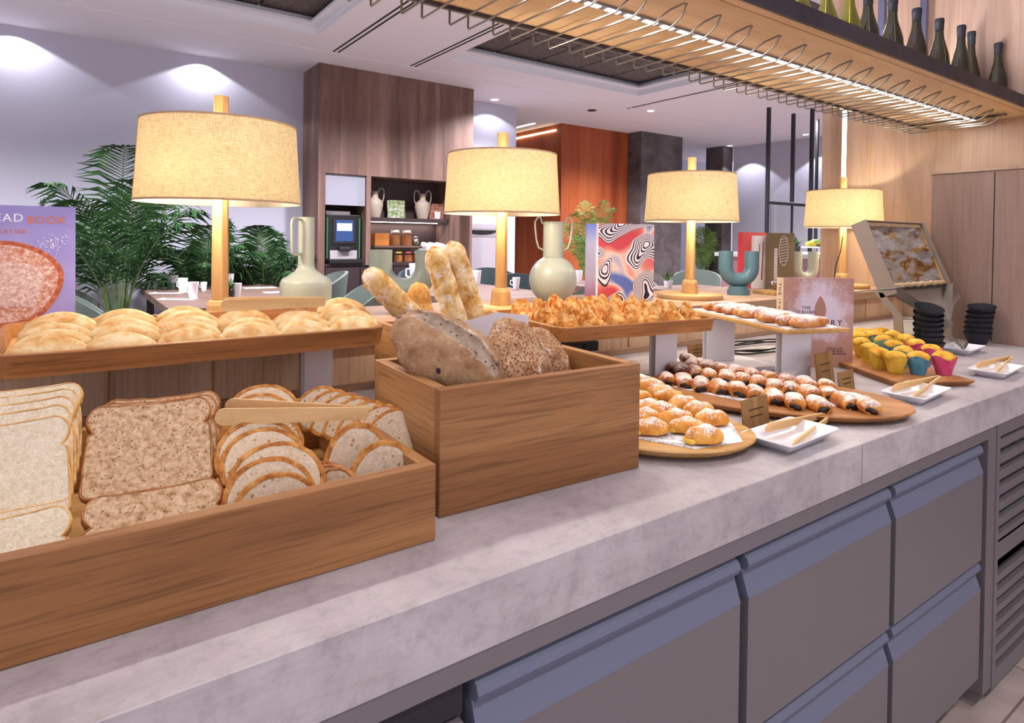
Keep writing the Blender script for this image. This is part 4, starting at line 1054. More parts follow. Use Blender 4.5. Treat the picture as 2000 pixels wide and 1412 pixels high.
# cream pastries
def puff_mesh(seed):
    def fn(p, q):
        q = q.copy()
        if p.z < -.3: q.z = -.3*.026+(q.z+.3*.026)*.3
        q.z *= 1+.08*sin(q.x*160+seed); return q
    return blob(.044, .026, .026, 4, .004, 16, seed, fn)
PM = []
for i in range(3):
    o = mk('cream_pastry', puff_mesh(i*1.7), PPUF, None, True)
    mk('custard_filling', blob(.012, .018, .009, 2, .001, 30, i, None, None, (-.033, 0, -.004)), CREAM, o, True); PM.append(o)
L_ = [(1374, 851), (1343, 833), (1390, 817), (1270, 835), (1320, 817), (1365, 799), (1256, 814), (1292, 803), (1334, 788), (1264, 795), (1306, 774), (1290, 764), (1270, 754), (1250, 745), (1245, 775), (1225, 800)]
random.seed(2)
for k, (px, py) in enumerate(L_):
    p = wpt(px, py+3, .958)
    put(PM[k % 3], 'golden sugared cream pastry, %s counted from the front of the round board' % (ORD+['fourteenth', 'fifteenth', 'sixteenth'])[k], 'pastry', 'cream pastries on the round board', (p.x, p.y, .9585), (0, 0, rad(-30+random.uniform(-12, 12))), random.uniform(.88, .98))
# chocolate pastries: rolls with an open end
def choco_mesh(seed):
    bm = B(); n = 16; R = []; path = []
    for k in range(n+1):
        f = k/n; path.append((0, -.036+.072*f, 0)); R.append(.0265*(.86+.14*sin(pi*f))*(.93 if k in (0, n) else 1))
    tube(bm, path, R, 22, up=(0, 0, 1), wob=lambda f, a: 1+.04*sin(a*3+seed)+.05*sin(f*9+seed))
    for v in bm.verts:
        v.co.z = v.co.z*.86 if v.co.z > -.012 else -.0105+(v.co.z+.012)*.3
        v.co += v.co.normalized()*.003*noise.noise(v.co*55+V((seed, 0, 0)))
    return bm
CHM = {}
for nm_, mt in (('l', PCHO), ('d', PCHOD)):
    for i in range(3 if nm_ == 'l' else 1):
        o = mk('chocolate_pastry', choco_mesh(i*2.1), mt, None, True)
        mk('chocolate_filling', blob(.0175, .008, .0085, 3, .007, 90, i, None, None, (0, -.0345, -.0035)), CHOC, o, True)
        mk('chocolate_filling', blob(.015, .006, .007, 2, .003, 60, i, None, None, (0, .034, -.003)), CHOC, o, True)
        CHM[nm_+str(i)] = o
rowsP = [('front', [(1301, 734), (1336, 738), (1370, 745), (1405, 750), (1441, 755), (1475, 762), (1511, 769), (1552, 778), (1598, 783), (1651, 777), (1692, 785)]),
         ('second', [(1330, 716), (1357, 720), (1385, 727), (1420, 730), (1452, 735), (1482, 741), (1513, 748), (1545, 754), (1580, 760), (1619, 763)]),
         ('third', [(1352, 705), (1380, 709), (1407, 715), (1438, 720), (1468, 725), (1502, 731), (1536, 737), (1574, 743), (1614, 748)]),
         ('rear', [(1318, 712), (1345, 697)])]
for rn, lst in rowsP:
    for k, (px, py) in enumerate(lst):
        p = wpt(px, py+6, .958)
        key = 'd0' if rn == 'rear' or (rn == 'second' and k == 0) else 'l%d' % ((k+len(rn)) % 3)
        put(CHM[key], 'chocolate-filled pastry roll, %s from the left in the %s row of the oval board' % (ORD[k], rn), 'pastry', 'chocolate pastries on the oval board', (p.x, p.y, .9565), (random.uniform(-.05, .05), random.uniform(-.05, .05), rad(-46+random.uniform(-12, 12))), random.uniform(.90, .98))
# ---------------------------------------------------------- muffins on their board
bl = [wpt(1743, 745, .938), wpt(1901, 742, .938), wpt(1668, 700, .938)]
A0 = V((2.045, .865)); A1 = V((2.285, .745)); A2 = V((2.50, 1.10)); A3 = V((2.36, 1.25)); A4 = V((2.245, 1.17))
t = thing('muffin_board', 'angular oak board with rows of muffins in coloured paper cups', 'board', (2.25, .95, W+.0005))
poly = [(p.x-2.25, p.y-.95) for p in (A0, A1, A2, A3, A4)]
bm = B(); cxm = sum(p[0] for p in poly)/5; cym = sum(p[1] for p in poly)/5
loft(bm, [[(cxm+(x-cxm)*.93, cym+(y-cym)*.93, 0) for x, y in poly], [(x, y, .017) for x, y in poly], [(cxm+(x-cxm)*.99, cym+(y-cym)*.99, .019) for x, y in poly]])
mk('board', bm, OAK[0], t)
MU = []
for i in range(4):
    t = thing('muffin', '', 'muffin'); n = 24; rings = []
    for j, (r, z) in enumerate(((.019, 0), (.022, .012), (.026, .026), (.031, .040), (.034, .050))):
        rings.append([(r*(1+.05*sin(6*2*pi*k/n+i)*(j/4)+.03*(k % 2))*cos(2*pi*k/n), r*(1+.05*sin(6*2*pi*k/n+i)*(j/4)+.03*(k % 2))*sin(2*pi*k/n), z+(.006*sin(3*2*pi*k/n+i*2) if j == 4 else 0)) for k in range(n)])
    mk('paper_cup', loft(B(), rings, True, False), MUFW[i], t, 50)
    mk('muffin_top', blob(.0315, .0315, .021, 3, .003, 40, i, lambda p, q: V((q.x*(1 if p.z > 0 else .93), q.y*(1 if p.z > 0 else .93), q.z if p.z > 0 else q.z*1.2)), None, (0, 0, .046)), MUFT, t, True)
    MU.append(t)
L_ = [(1748, 711, 0, 'tall yellow cup at the left front corner'), (1793, 713, 1, 'blue cup in the middle of the front row'), (1843, 714, 2, 'pink cup at the right front corner, nearest'),
      (1717, 703, 0, 'yellow cup, second along the left edge'), (1765, 700, 3, 'pale teal cup behind the blue one'), (1818, 695, 2, 'pink cup, second along the right edge'),
      (1698, 692, 0, 'yellow cup, third along the left edge'), (1746, 687, 1, 'blue-sided cup in the third row, middle'), (1788, 684, 2, 'pink-sided cup in the third row, right'),
      (1682, 681, 0, 'yellow cup, fourth along the left edge'), (1726, 677, 3, 'teal cup in the fourth row, middle'), (1768, 675, 0, 'yellow cup in the fourth row, right'),
      (1676, 671, 0, 'yellow cup, fifth along the left edge'), (1710, 669, 1, 'blue-rimmed cup in the fifth row, middle'), (1743, 667, 0, 'yellow cup in the fifth row, right'),
      (1681, 660, 0, 'yellow cup in the last row, left'), (1698, 664, 3, 'teal cup in the last row, middle'), (1722, 659, 0, 'yellow cup in the last row, right')]
us = set()
for px, py, k, lab in L_:
    p = wpt(px, py-2, .972); src = MU[k]
    o = src if k not in us else dup(src); us.add(k)
    o.location = (p.x, p.y, .9402); o.rotation_euler = (0, 0, random.uniform(0, 6)); s = random.uniform(1.0, 1.1); o.scale = (s, s, s*1.04)
    tag(o, 'muffin in a '+lab+' of the muffin board', 'muffin', 'muffins on the angular board')
# ---------------------------------------------------------- porcelain dishes with tongs, cards
def dish(label, c, w, d, rz):
    t = thing('serving_dish', label, 'dish', (c[0], c[1], W+.0005), rz, 'small white porcelain dishes')
    def q(w_, d_, r, z): return rr(w_, d_, r, z, 4)
    mk('dish', loft(B(), [q(w*.70, d*.62, .008, 0), q(w*.72, d*.66, .008, .003), q(w, d, .010, .023), q(w-.002, d-.002, .009, .025), q(w-.010, d-.010, .006, .0235), q(w*.72, d*.66, .006, .006)]), PORC, t, 40); return t
d1 = wpt(1550, 857, .93); dish('white rectangular dish with tongs in front of the oval board, nearest of the white dishes', (1.300, .765), .215, .118, rad(3))
dish('white rectangular dish with tongs in front of the muffin board', (1.972, .785), .215, .115, rad(4))
dish('white rectangular dish with tongs at the right photo edge', (2.570, .78), .225, .112, rad(4))
dish('small white square dish holding metal tongs near the tall cabinet', (2.965, 1.015), .20, .115, rad(4))
def plate_tongs(label, jx, jy, tx, ty, zj, zt, Yj):
    J = at(jx, jy, Y=Yj); T = at(tx, ty, Z=zt); return tongs(label, J, T, .20, None, .015, .024, rad(-20))
plate_tongs('wooden tongs resting on the nearest white dish', 1628, 808, 1522, 852, 0, .940, .800)
plate_tongs('wooden tongs resting on the white dish in front of the muffin board', 1833, 738, 1762, 768, 0, .938, .800)
plate_tongs('wooden tongs resting on the white dish at the right edge', 1974, 699, 1925, 721, 0, .938, .800)
t = thing('metal_tongs', 'small shiny metal tongs lying in the white square dish', 'tongs', (2.965, 1.02, .945), rad(25))
for s in (-1, 1):
    mk('arm', tube(B(), [(-.07, 0, .0), (-.03, s*.012, .012), (.02, s*.018, .012), (.06, s*.010, .002)], .004, 8, sx=2.), WIRE, t, True)
mk('spring_ring', tube(B(), [(-.07+.012*cos(a), 0, .012*sin(a)) for a in [2*pi*k/12 for k in range(13)]], .003, 6), WIRE, t, True)
CARD = wood('card_oak', '7c5a34', '9c7648', 'b48c5c', 2, 1.2)
def card(label, a, b, h, twoline=True, tilt=.12):
    a = V((a[0], a[1], 0)); b = V((b[0], b[1], 0)); d = b-a; L = d.length
    t = thing('name_card', label, 'card', (a.x, a.y, W+.0008), rot=Euler((-tilt, 0, atan2(d.y, d.x))), group='small wooden name cards')
    mk('plaque', bx(0, L, 0, .004, 0, h), CARD, t)
    bm = B(); n = 17
    for j, f in enumerate((.62, .40)):
        m0, m1 = (.22, .80) if j == 0 else (.25, .75)
        x = L*m0; random.seed(j+int(a.x*100))
        while x < L*m1:
            w_ = random.uniform(.0012, .0030); box(bm, x, x+w_, -.0006, -.0001, h*f, h*f+.0028); x += w_+random.uniform(.0006, .0016)
    mk('card_text', bm, INK, t); mk('card_foot', bx(L*.2, L*.8, .004, .03, 0, .003), CARD, t); return t
card('small wooden name card beside the nearest white dish', (1.268, .858), (1.375, .862), .072)
card('lower wooden name card at the right end of the oval board', (1.826, .925), (1.912, .925), .062)
card('upper wooden name card standing behind another card at the oval board', (1.862, 1.01), (1.969, 1.015), .098)
card('wooden name card at the left rear end of the oval board', (1.862, 1.495), (1.965, 1.49), .035+.02)
card('wooden name card behind the pink muffin, seen from its edge', (2.45, .955), (2.52, .96), .055)
# ---------------------------------------------------------- stacks of black fluted cups
def fcup():
    n = 48; bm = B(); rings = []
    for r, z in ((.028, 0), (.047, .045), (.0465, .045), (.0275, .001)):
        rings.append([(r*(1+.035*(k % 2))*cos(2*pi*k/n), r*(1+.035*(k % 2))*sin(2*pi*k/n), z) for k in range(n)])
    loft(bm, rings, False, False); bmesh.ops.create_circle(bm, cap_ends=True, segments=24, radius=.0277, matrix=Matrix.Translation((0, 0, .001)))
    return mk('fluted_cup', bm, BLKF, None)
FC = fcup()
def stack(n, x, y, tiltdir, nm_, grp, flip):
    for k in range(n):
        f = k/(n-1)
        put(FC, 'black fluted cup, %s from the bottom of the %s' % (ORD[k], nm_), 'cup', grp, (x+tiltdir[0]*.012*f*n*.3, y+tiltdir[1]*.012*f*n*.3, W+.001+k*.0235), (tiltdir[1]*-.07*k*flip, tiltdir[0]*.07*k*flip, .2*k), 1.1)
a = wpt(1808, 688, W); stack(7, 2.80, 1.070, (-1, .2), 'stack in front of the honeycomb stand', 'black fluted cups by the honeycomb', .8)
a = wpt(1910, 672, W); stack(6, 3.275, 1.065, (.5, -.5), 'stack against the tall cabinet', 'black fluted cups by the cabinet', -.8)
# ---------------------------------------------------------- honeycomb stand
t = thing('honeycomb_stand', 'steel stand holding a leaning honeycomb frame above a funnel', 'stand', (2.99, 1.20, W+.0005))
hw = .275; zb, zt_ = .262, .532; yb, yt = -.02, .095
ux = V((0, yt-yb, zt_-zb)); ux.normalize(); H_ = sqrt((yt-yb)**2+(zt_-zb)**2); nrm = V((0, -ux.z, ux.y))  # faces the viewer
def fr(x, u, v): return V((x, yb, zb))+ux*u+nrm*v*-1
MR = Matrix(((1, 0, 0), (0, ux.y, -nrm.y), (0, ux.z, -nrm.z))).to_4x4(); MR.translation = V((0, yb, zb))
# local frame: X width, Y = up along the lean, Z = away from viewer
def fb(name, x0, x1, y0, y1, z0, z1, mat, parent=None, bev=0):
    bm = B(); box(bm, x0, x1, y0, y1, z0, z1, bev); bmesh.ops.transform(bm, matrix=MR, verts=bm.verts); return mk(name, bm, mat, parent or t)
fb('side_plate', -hw, -hw+.004, -.03, H_, -.012, .055, STEELD); fb('side_plate', hw-.004, hw, -.03, H_, -.012, .055, STEELD)
fb('rear_plate', -hw+.0042, hw-.0042, -.03, H_, .052, .055, STEELD); fb('top_plate', -hw+.0042, hw-.0042, H_-.003, H_, -.005, .0518, STEELD)
c = fb('honey_frame', -hw+.012, hw-.012, H_-.022, H_-.005, .004, .03, WAX); c.name = 'frame_top_bar'
fb('frame_bar', -hw+.008, -hw+.022, .0, H_-.024, .004, .028, LAMPW); fb('frame_bar', hw-.022, hw-.008, .0, H_-.024, .004, .028, LAMPW)
bm = B(); nx, ny = 70, 40; x0, x1, y0, y1 = -hw+.0225, hw-.0225, .012, H_-.024
def hgt(x, y): return -.006*noise.noise(V((x*14, y*22, 2)))-.010*max(0, noise.noise(V((x*5, y*16, 7))))
G_ = [[bm.verts.new((x0+(x1-x0)*i/nx, y0+(y1-y0)*j/ny, .008+hgt(x0+(x1-x0)*i/nx, y0+(y1-y0)*j/ny))) for j in range(ny+1)] for i in range(nx+1)]
for i in range(nx):
    for j in range(ny): bm.faces.new((G_[i][j], G_[i+1][j], G_[i+1][j+1], G_[i][j+1]))
bot = [[bm.verts.new((x0+(x1-x0)*i/nx, y0+(y1-y0)*j/ny, .030)) for j in (0, ny)] for i in (0, nx)]
bm.faces.new((bot[0][0], bot[0][1], bot[1][1], bot[1][0]))
bmesh.ops.transform(bm, matrix=MR, verts=bm.verts); mk('honeycomb', bm, COMB, t, True)
bm = tube(B(), [(-hw+.02, .006, .010)]+[(x, .006+.006*noise.noise(V((x*30, 0, 0))), .006) for x in [(-hw+.03)+(2*hw-.06)*k/30 for k in range(31)]]+[(hw-.02, .010, .010)], [.008]+[.009+.004*noise.noise(V((k*.6, 3, 1))) for k in range(31)]+[.008], 10)
bmesh.ops.transform(bm, matrix=MR, verts=bm.verts); mk('wax_edge', bm, WAX, t, True)
# funnel: trough narrowing to a spout
tp = [(-hw+.005, yb+.02, zb-.02), (hw-.005, yb+.02, zb-.02), (hw-.005, yb-.09, zb-.02-.0), (-hw+.005, yb-.09, zb-.02)]
bm = B(); sp = (-.0, -.07)
ring0 = [(-hw+.01, -.02, .238), (hw-.01, -.02, .238), (hw-.01, .035, .228), (-hw+.01, .035, .228)]
ring0f = [(-.25, -.085, .205)]
P_ = [(-hw+.01, -.015, .250), (hw-.01, -.015, .250), (hw-.03, -.10, .215), (.028, -.135, .118), (-.028, -.135, .118), (-hw+.03, -.10, .215)]
addv(bm, [(-hw+.008, .0, .238), (hw-.008, .0, .238), (.022, -.105, .105), (-.022, -.105, .105)], [(0, 1, 2, 3)])
addv(bm, [(-hw+.008, .0, .238), (-.022, -.105, .105), (-.022, -.125, .128), (-hw+.008, -.045, .262)], [(0, 1, 2, 3)])
addv(bm, [(hw-.008, .0, .238), (hw-.008, -.045, .262), (.022, -.125, .128), (.022, -.105, .105)], [(0, 1, 2, 3)])
addv(bm, [(-.022, -.105, .105), (.022, -.105, .105), (.020, -.115, .080), (-.020, -.115, .080)], [(0, 1, 2, 3)])
addv(bm, [(-.022, -.125, .128), (-.022, -.105, .105), (-.020, -.115, .080), (-.020, -.135, .10)], [(0, 1, 2, 3)])
addv(bm, [(.022, -.125, .128), (.022, -.105, .105), (.020, -.115, .080), (.020, -.135, .10)], [(0, 1, 2, 3)])
bmesh.ops.remove_doubles(bm, verts=bm.verts, dist=.0005); bmesh.ops.solidify(bm, geom=bm.faces[:], thickness=.002); mk('funnel', bm, STEELD, t)
for s in (-1, 1):
    x = s*(hw-.002)
    path = [(x, .03, .235), (x, -.045, .15), (x+.0, -.05, .09), (x, -.045, .012), (x, -.07, .002)]
    if s > 0: path = [(x, -.02, .25), (x, -.055, .20), (x, -.03, .16), (x, -.02, .09), (x, -.025, .02), (x, -.05, .002)]
    bm = B(); loft(bm, [[(p[0]-.002, p[1]-.018, p[2]), (p[0]+.002, p[1]-.018, p[2]), (p[0]+.002, p[1]+.018, p[2]+.002), (p[0]-.002, p[1]+.018, p[2]+.002)] for p in path]); mk('leg', bm, STEELD, t)
# ladle resting on the frame, jar under the spout
p = at(1725, 566, Y=1.11); q = at(1640, 572, Y=1.45)
tag(mk('honey_spoon', tube(B(), [at(1765, 561, Y=1.13), at(1740, 565, Y=1.14), at(1700, 567, Y=1.16), at(1655, 572, Y=1.20)], [.006, .003, .0028, .0028], 8), WIRE, None, True), 'thin steel spoon lying across the lower left corner of the honeycomb stand', 'spoon')
t = thing('honey_jar', 'glass jar half full of honey under the honeycomb funnel', 'jar', (2.955, 1.20, W+.0006))
mk('glass_body', lathe(B(), [(.045, 0), (.060, .006), (.064, .03), (.064, .075), (.052, .10), (.045, .11), (.043, .11), (.050, .098), (.061, .074), (.061, .03), (.058, .010), (.04, .006)], 40), GLASS, t, 60)
mk('honey', lathe(B(), [(.055, .0105), (.0595, .03), (.0595, .042)], 32), HONEY, t, 60)
# cable with plug
CAB = plain('black_cable', '17161a', .5)
pth = []
for k in range(90):
    a = k/90*2*pi*3.2; r = 1+.12*sin(a*.5); pth.append((2.30+.19*r*cos(a+2.2), 1.475+.075*r*sin(a+2.2)+.0005*k, W+.006+.010*(k/90)+.004*sin(a*2.3)**2))
t = tag(mk('power_cable', tube(B(), pth, .0035, 8), CAB, None, True), 'coiled black power cable with plug behind the pinkish brown book', 'cable')
mk('plug', xf(lathe(B(), [(.010, 0), (.018, .01), (.018, .04), (.012, .05)], 16), (2.36, 1.42, W+.03), (.2, -1.1, .3)), BLK, t, 50)
p = pth[-1]
# cord hanging from the far lamp
a = at(1646, 462, Y=1.88); b = at(1642, 490, Y=1.88); c = at(1632, 520, Y=1.88); d = at(1628, 556, Y=1.86)
tag(mk('lamp_cord', tube(B(), [a, b, c, d, (d.x, d.y, RT+.003)], .003, 6), CAB, None, True), 'thin black cord hanging down from the far lamp shade', 'cord')
# small wooden board with a foil-topped basket beside the teal vase
tag(mk('wooden_block', bx(0, .24, 0, .14, 0, .018, .003), OAKL[0], None, False, (2.93, 1.83, RT+.0005), (0, 0, rad(-10))), 'small pale wooden board on the ledge beside the teal vase foot', 'board')
t = thing('foil_basket', 'small round basket with crumpled silver foil top behind the pinkish brown book', 'basket', (3.085, 1.875, RT+.019))
mk('basket', lathe(B(), [(.045, 0), (.055, .02), (.056, .035)], 28), wood('wicker', '6b4a30', '93704c', 'b08c62', 0, 3), t, 50)
mk('foil_top', blob(.056, .056, .022, 4, .010, 40, 2, None, None, (0, 0, .036)), plain('silver_foil', 'c9c9cc', .22, .9), t, 25)

# ============================================================ the room behind
def palm(name, label, x, y, h, nfr, spread, seed, pot=True, leaf=LEAF, z0=0, aim=None, pr=.17, lw=.023):
    rnd = random.Random(seed); t = thing(name, label, 'plant', (x, y, z0), group='potted palms of the breakfast room')
    fol = B(); st = B()
    for i in range(nfr):
        a = 2*pi*i*.618+rnd.uniform(-.3, .3); L = h*rnd.uniform(.55, .98); out = spread*rnd.uniform(.45, 1.)*(.35 if i % 5 == 0 else 1)
        b0 = V((.05*cos(a), .05*sin(a), .38 if pot else .05)); n = 26; pts = []
        for k in range(n+1):
            f = k/n; r = .05+out*f**1.6; zz = b0.z+L*(1.15*f-.42*f**3.2*(out/spread+.25))
            pts.append(V((r*cos(a), r*sin(a), zz)))
        tube(st, pts, [.009*(1-.8*k/n)+.0015 for k in range(n+1)], 5)
        side = V((-sin(a), cos(a), 0))
        for k in range(int(n*.34), n+1):
            f = (k-n*.34)/(n*.66); T = (pts[min(k+1, n)]-pts[k-1]).normalized()
            ll = .34*spread/.6*(sin(pi*min(1, f*.80+.18)))**.8*rnd.uniform(.85, 1.1); ll = min(ll, .42)
            up = side.cross(T).normalized()
            for s in (-1, 1):
                for sub in (0, .5):
                    p0 = pts[k]-(pts[k]-pts[k-1])*sub
                    d = (side*s*.85+T*.62+up*.12*s*0+V((0, 0, -.12))).normalized(); d = (d+V([rnd.uniform(-.12, .12) for _ in range(3)])).normalized()
                    p1 = p0+d*ll*.5; p2 = p0+d*ll+V((0, 0, -ll*rnd.uniform(.15, .45))); wv = T*lw*.5
                    v = [fol.verts.new(q) for q in (p0-wv*.3, p0+wv*.3, p1+wv, p1-wv, p2)]
                    fol.faces.new((v[0], v[1], v[2], v[3])); fol.faces.new((v[3], v[2], v[4]))
    me = bpy.data.meshes.new('foliage'); fol.to_mesh(me); fol.free(); me.materials.append(leaf); o = bpy.data.objects.new('foliage', me); COL.objects.link(o); o.parent = t
    mk('stems', st, STEM, t, True)
    if pot: mk('pot', lathe(B(), [(pr*.8, 0), (pr, .36), (pr*.96, .37), (pr*.9, .34)], 28), POT, t, 50)
    return t
def pc(px, Y): p = at(px, 500, Y=Y); return p.x
palm('potted_palm', 'tall potted palm left of the nearest lamp, in front of the pale wall', pc(232, 6.95), 6.95, 2.15, 15, .92, 1)
palm('potted_palm', 'potted palm right behind the pole of the nearest lamp', pc(398, 7.25), 7.25, 1.40, 13, .62, 5)
palm('potted_palm', 'potted palm between the nearest lamp and the jug vase', pc(520, 7.3), 7.3, 1.42, 13, .60, 9)
palm('potted_palm', 'palm whose tips show above the lilac cookbook at the left edge', pc(30, 7.3), 7.3, 1.65, 13, .55, 13)
palm('potted_palm', 'palm with pale drooping fronds in front of the orange wood wall', pc(1155, 7.6), 7.6, 2.0, 15, .62, 17, leaf=LEAFL, lw=.013)
palm('potted_palm', 'palm visible under the shade of the third lamp', pc(1372, 8.6), 8.6, 1.55, 12, .46, 21, leaf=LEAFL, lw=.013)
# tables
def table(label, x0, x1, y0, y1, z, base=True):
    t = thing('dining_table', label, 'table', ((x0+x1)/2, (y0+y1)/2, 0), group='wooden dining tables'); hx, hy = (x1-x0)/2, (y1-y0)/2
    mk('table_top', bx(-hx, hx, -hy, hy, z-.06, z, .003, 1), TABLEW, t)
    for sx in (-1, 1):
        for sy in (-1, 1): mk('leg', bx(sx*(hx-.08)-.03, sx*(hx-.08)+.03, sy*(hy-.08)-.03, sy*(hy-.08)+.03, 0, z-.0605), BLKM, t)
    return t
TZ = .82
table('wide wooden dining table laid with white cups, behind the flat rolls', .60, 1.82, 5.05, 7.2, TZ)
table('wooden dining table behind the second lamp', 2.75, 3.95, 4.3, 6.3, TZ)
table('wooden dining table behind the round vase', 4.8, 5.7, 5.1, 6.1, TZ)
table('wooden dining table near the stone pillar, behind the third lamp', 5.3, 6.3, 4.2, 5.0, TZ)
def cup(px, py, s=1.0, lab='', zt=TZ):
    p = at(px, py, Z=zt)
    t = thing('white_cup', 'white conical cup '+lab, 'cup', (p.x, p.y, zt+.0005), rz=2.2, group='white cups on the dining tables'); r = .042*s; h = .125*s
    mk('cup_body', lathe(B(), [(r*.62, 0), (r*.70, .01), (r, h), (r*.93, h), (r*.6, .012)], 28), PORC, t, 50)
    mk('handle', tube(B(), [(r*.75, 0, h*.75), (r*1.5, 0, h*.72), (r*1.55, 0, h*.4), (r*.7, 0, h*.3)], .006*s, 8), PORC, t, True)
for a in ((340, 562, 1., 'farthest left on the wide table'), (357, 571, 1.05, 'second of the three in a row on the wide table'), (377, 583, 1.1, 'nearest of the three in a row on the wide table'), (406, 553, 1.2, 'at the left of the lamp pole, in front of the middle palm'),
          (398, 569, .7, 'low one beside the lamp pole on the wide table'), (448, 560, 1.1, 'right of the nearest lamp pole'), (462, 582, 1., 'low right of the nearest lamp pole on the wide table')): cup(a[0], a[1], a[2], a[3])
for a in ((931, 556, 1.3, 'between the tall baguettes and the second lamp'), (1008, 565, 1., 'right of the second lamp pole'), (1130, 552, 1.2, 'between the round vase and the art books'), (812, 556, 1.9, 'seen inside the u-shaped vase')): cup(a[0], a[1], a[2], a[3], TZ if a[0] != 812 else TZ)
for (x0, x1, py, lab) in ((280, 338, 563, 'farthest'), (290, 350, 574, 'middle'), (305, 375, 586, 'nearest')):
    p0 = at(x0, py, Z=TZ); p1 = at(x1, py, Z=TZ)
    t = thing('place_setting', 'white napkin with cutlery on the left side of the wide table, %s one' % lab, 'napkin', (p0.x, p0.y, TZ+.0005), rz=atan2(p1.y-p0.y, p1.x-p0.x), group='napkins on the wide table')
    L = (p1-p0).length; mk('napkin', bx(0, L, 0, .14, 0, .004), PAPER, t); mk('knife', bx(.03, L-.03, .05, .065, .0045, .007), WIRE, t); mk('fork', bx(.03, L-.05, .09, .102, .0045, .007), WIRE, t)
for (x, y, lab) in ((1.45, 6.6, 'right side, far one'), (1.5, 6.0, 'right side, near one')):
    t = thing('place_setting', 'white napkin with cutlery on the wide table, '+lab, 'napkin', (x, y, TZ+.0005), group='napkins on the wide table')
    mk('napkin', bx(0, .3, 0, .14, 0, .004), PAPER, t); mk('knife', bx(.03, .27, .05, .065, .0045, .007), WIRE, t)
def plantlet(px, py, lab, zt=TZ, s=1., mat=LEAF):
    p = at(px, py, Z=zt); t = thing('small_plant', 'small green plant '+lab, 'plant', (p.x, p.y, zt+.0005))
    mk('pot', lathe(B(), [(.03*s, 0), (.04*s, .06*s), (.035*s, .06*s)], 20), PORC if mat is LEAFL else POT, t, 50); bm = B(); rnd = random.Random(px)
    for i in range(14):
        a = rnd.uniform(0, 6.28); L = rnd.uniform(.06, .13)*s; e = rnd.uniform(.2, 1.1); d = V((cos(a)*sin(e), sin(a)*sin(e), cos(e))); q = V((0, 0, .055*s)); w_ = V((-sin(a), cos(a), 0))*.014*s
        addv(bm, [q, q+d*L*.5+w_, q+d*L, q+d*L*.5-w_], [(0, 1, 2, 3)])
    me = bpy.data.meshes.new('leaves'); bm.to_mesh(me); bm.free(); me.materials.append(mat); o = bpy.data.objects.new('leaves', me); COL.objects.link(o); o.parent = t
plantlet(389, 560, 'on the wide table, left of the lamp pole'); plantlet(447, 583, 'on the wide table, right of the lamp pole', TZ, 1.1); plantlet(1305, 562, 'in a white pot on the table by the stone pillar', TZ, 1.3, LEAFL)
# shell chairs
def chair(label, x, y, rz, mat=CHAIRG, zs=.46, h=.86):
    t = thing('shell_chair', label, 'chair', (x, y, 0), rz, 'upholstered shell chairs'); n = 22
    def ringz(off):
        rows = []
        for j in range(7):
            v = j/6; row = []
            for k in range(n+1):
                a = -1.9+3.8*k/n; hh = zs-.02+(h-zs)*(1-.50*(abs(a)/1.9)**2.2)*v; r = .27+.055*v+off
                row.append((r*sin(a), r*cos(a)*.95, hh))
            rows.append(row)
        return rows
    A_, B_ = ringz(0), ringz(.035); bm = B()
    va = [[bm.verts.new(p) for p in r] for r in A_]; vb = [[bm.verts.new(p) for p in r] for r in B_]
    for j in range(6):
        for k in range(n): bm.faces.new((va[j][k], va[j][k+1], va[j+1][k+1], va[j+1][k])); bm.faces.new((vb[j][k+1], vb[j][k], vb[j+1][k], vb[j+1][k+1]))
    for k in range(n): bm.faces.new((va[6][k], va[6][k+1], vb[6][k+1], vb[6][k])); bm.faces.new((va[0][k+1], va[0][k], vb[0][k], vb[0][k+1]))
    for j in range(6):
        bm.faces.new((va[j][0], va[j+1][0], vb[j+1][0], vb[j][0])); bm.faces.new((va[j+1][n], va[j][n], vb[j][n], vb[j+1][n]))
    mk('backrest', bm, mat, t, True); mk('seat', lathe(B(), [(.22, zs-.08), (.255, zs-.06), (.26, zs-.01), (.22, zs+.02)], 32), mat, t, 40)
    for i in range(4):
        a = pi/4+i*pi/2; mk('leg', tube(B(), [(.17*cos(a), .17*sin(a), zs-.08), (.25*cos(a), .25*sin(a), 0)], .014, 8), BLKM, t, True)
    return t
chair('green shell chair at the left long side of the wide table, nearest', .12, 5.15, rad(80), h=.98); chair('green shell chair at the left side of the wide table, second', .12, 5.9, rad(85), h=.98); chair('green shell chair at the left side of the wide table, farthest', .12, 6.66, rad(85), h=.98)
chair('green shell chair at the right side of the wide table, behind the jug vase', 2.14, 6.6, rad(-95), h=1.0); chair('green shell chair right of the jug vase, close to the walnut unit', 2.30, 5.75, rad(-95), h=.98)
chair('dark shell chair behind the white cup near the baguettes', 3.55, 6.75, rad(5), CHAIRD, h=.98); chair('dark shell chair behind the second lamp pole', 4.35, 5.75, rad(0), CHAIRD, h=.96); chair('dark green shell chair behind the round vase', 4.38, 4.75, rad(180), CHAIRG, h=.95)
chair('dark shell chair left of the round vase', 4.6, 6.75, rad(0), CHAIRD, h=.98); chair('green shell chair under the third lamp, near the palm', 6.75, 5.35, rad(-60), CHAIRG, h=.98); chair('green shell chair behind the table by the stone pillar', 6.15, 5.8, rad(0), CHAIRG, h=.95)

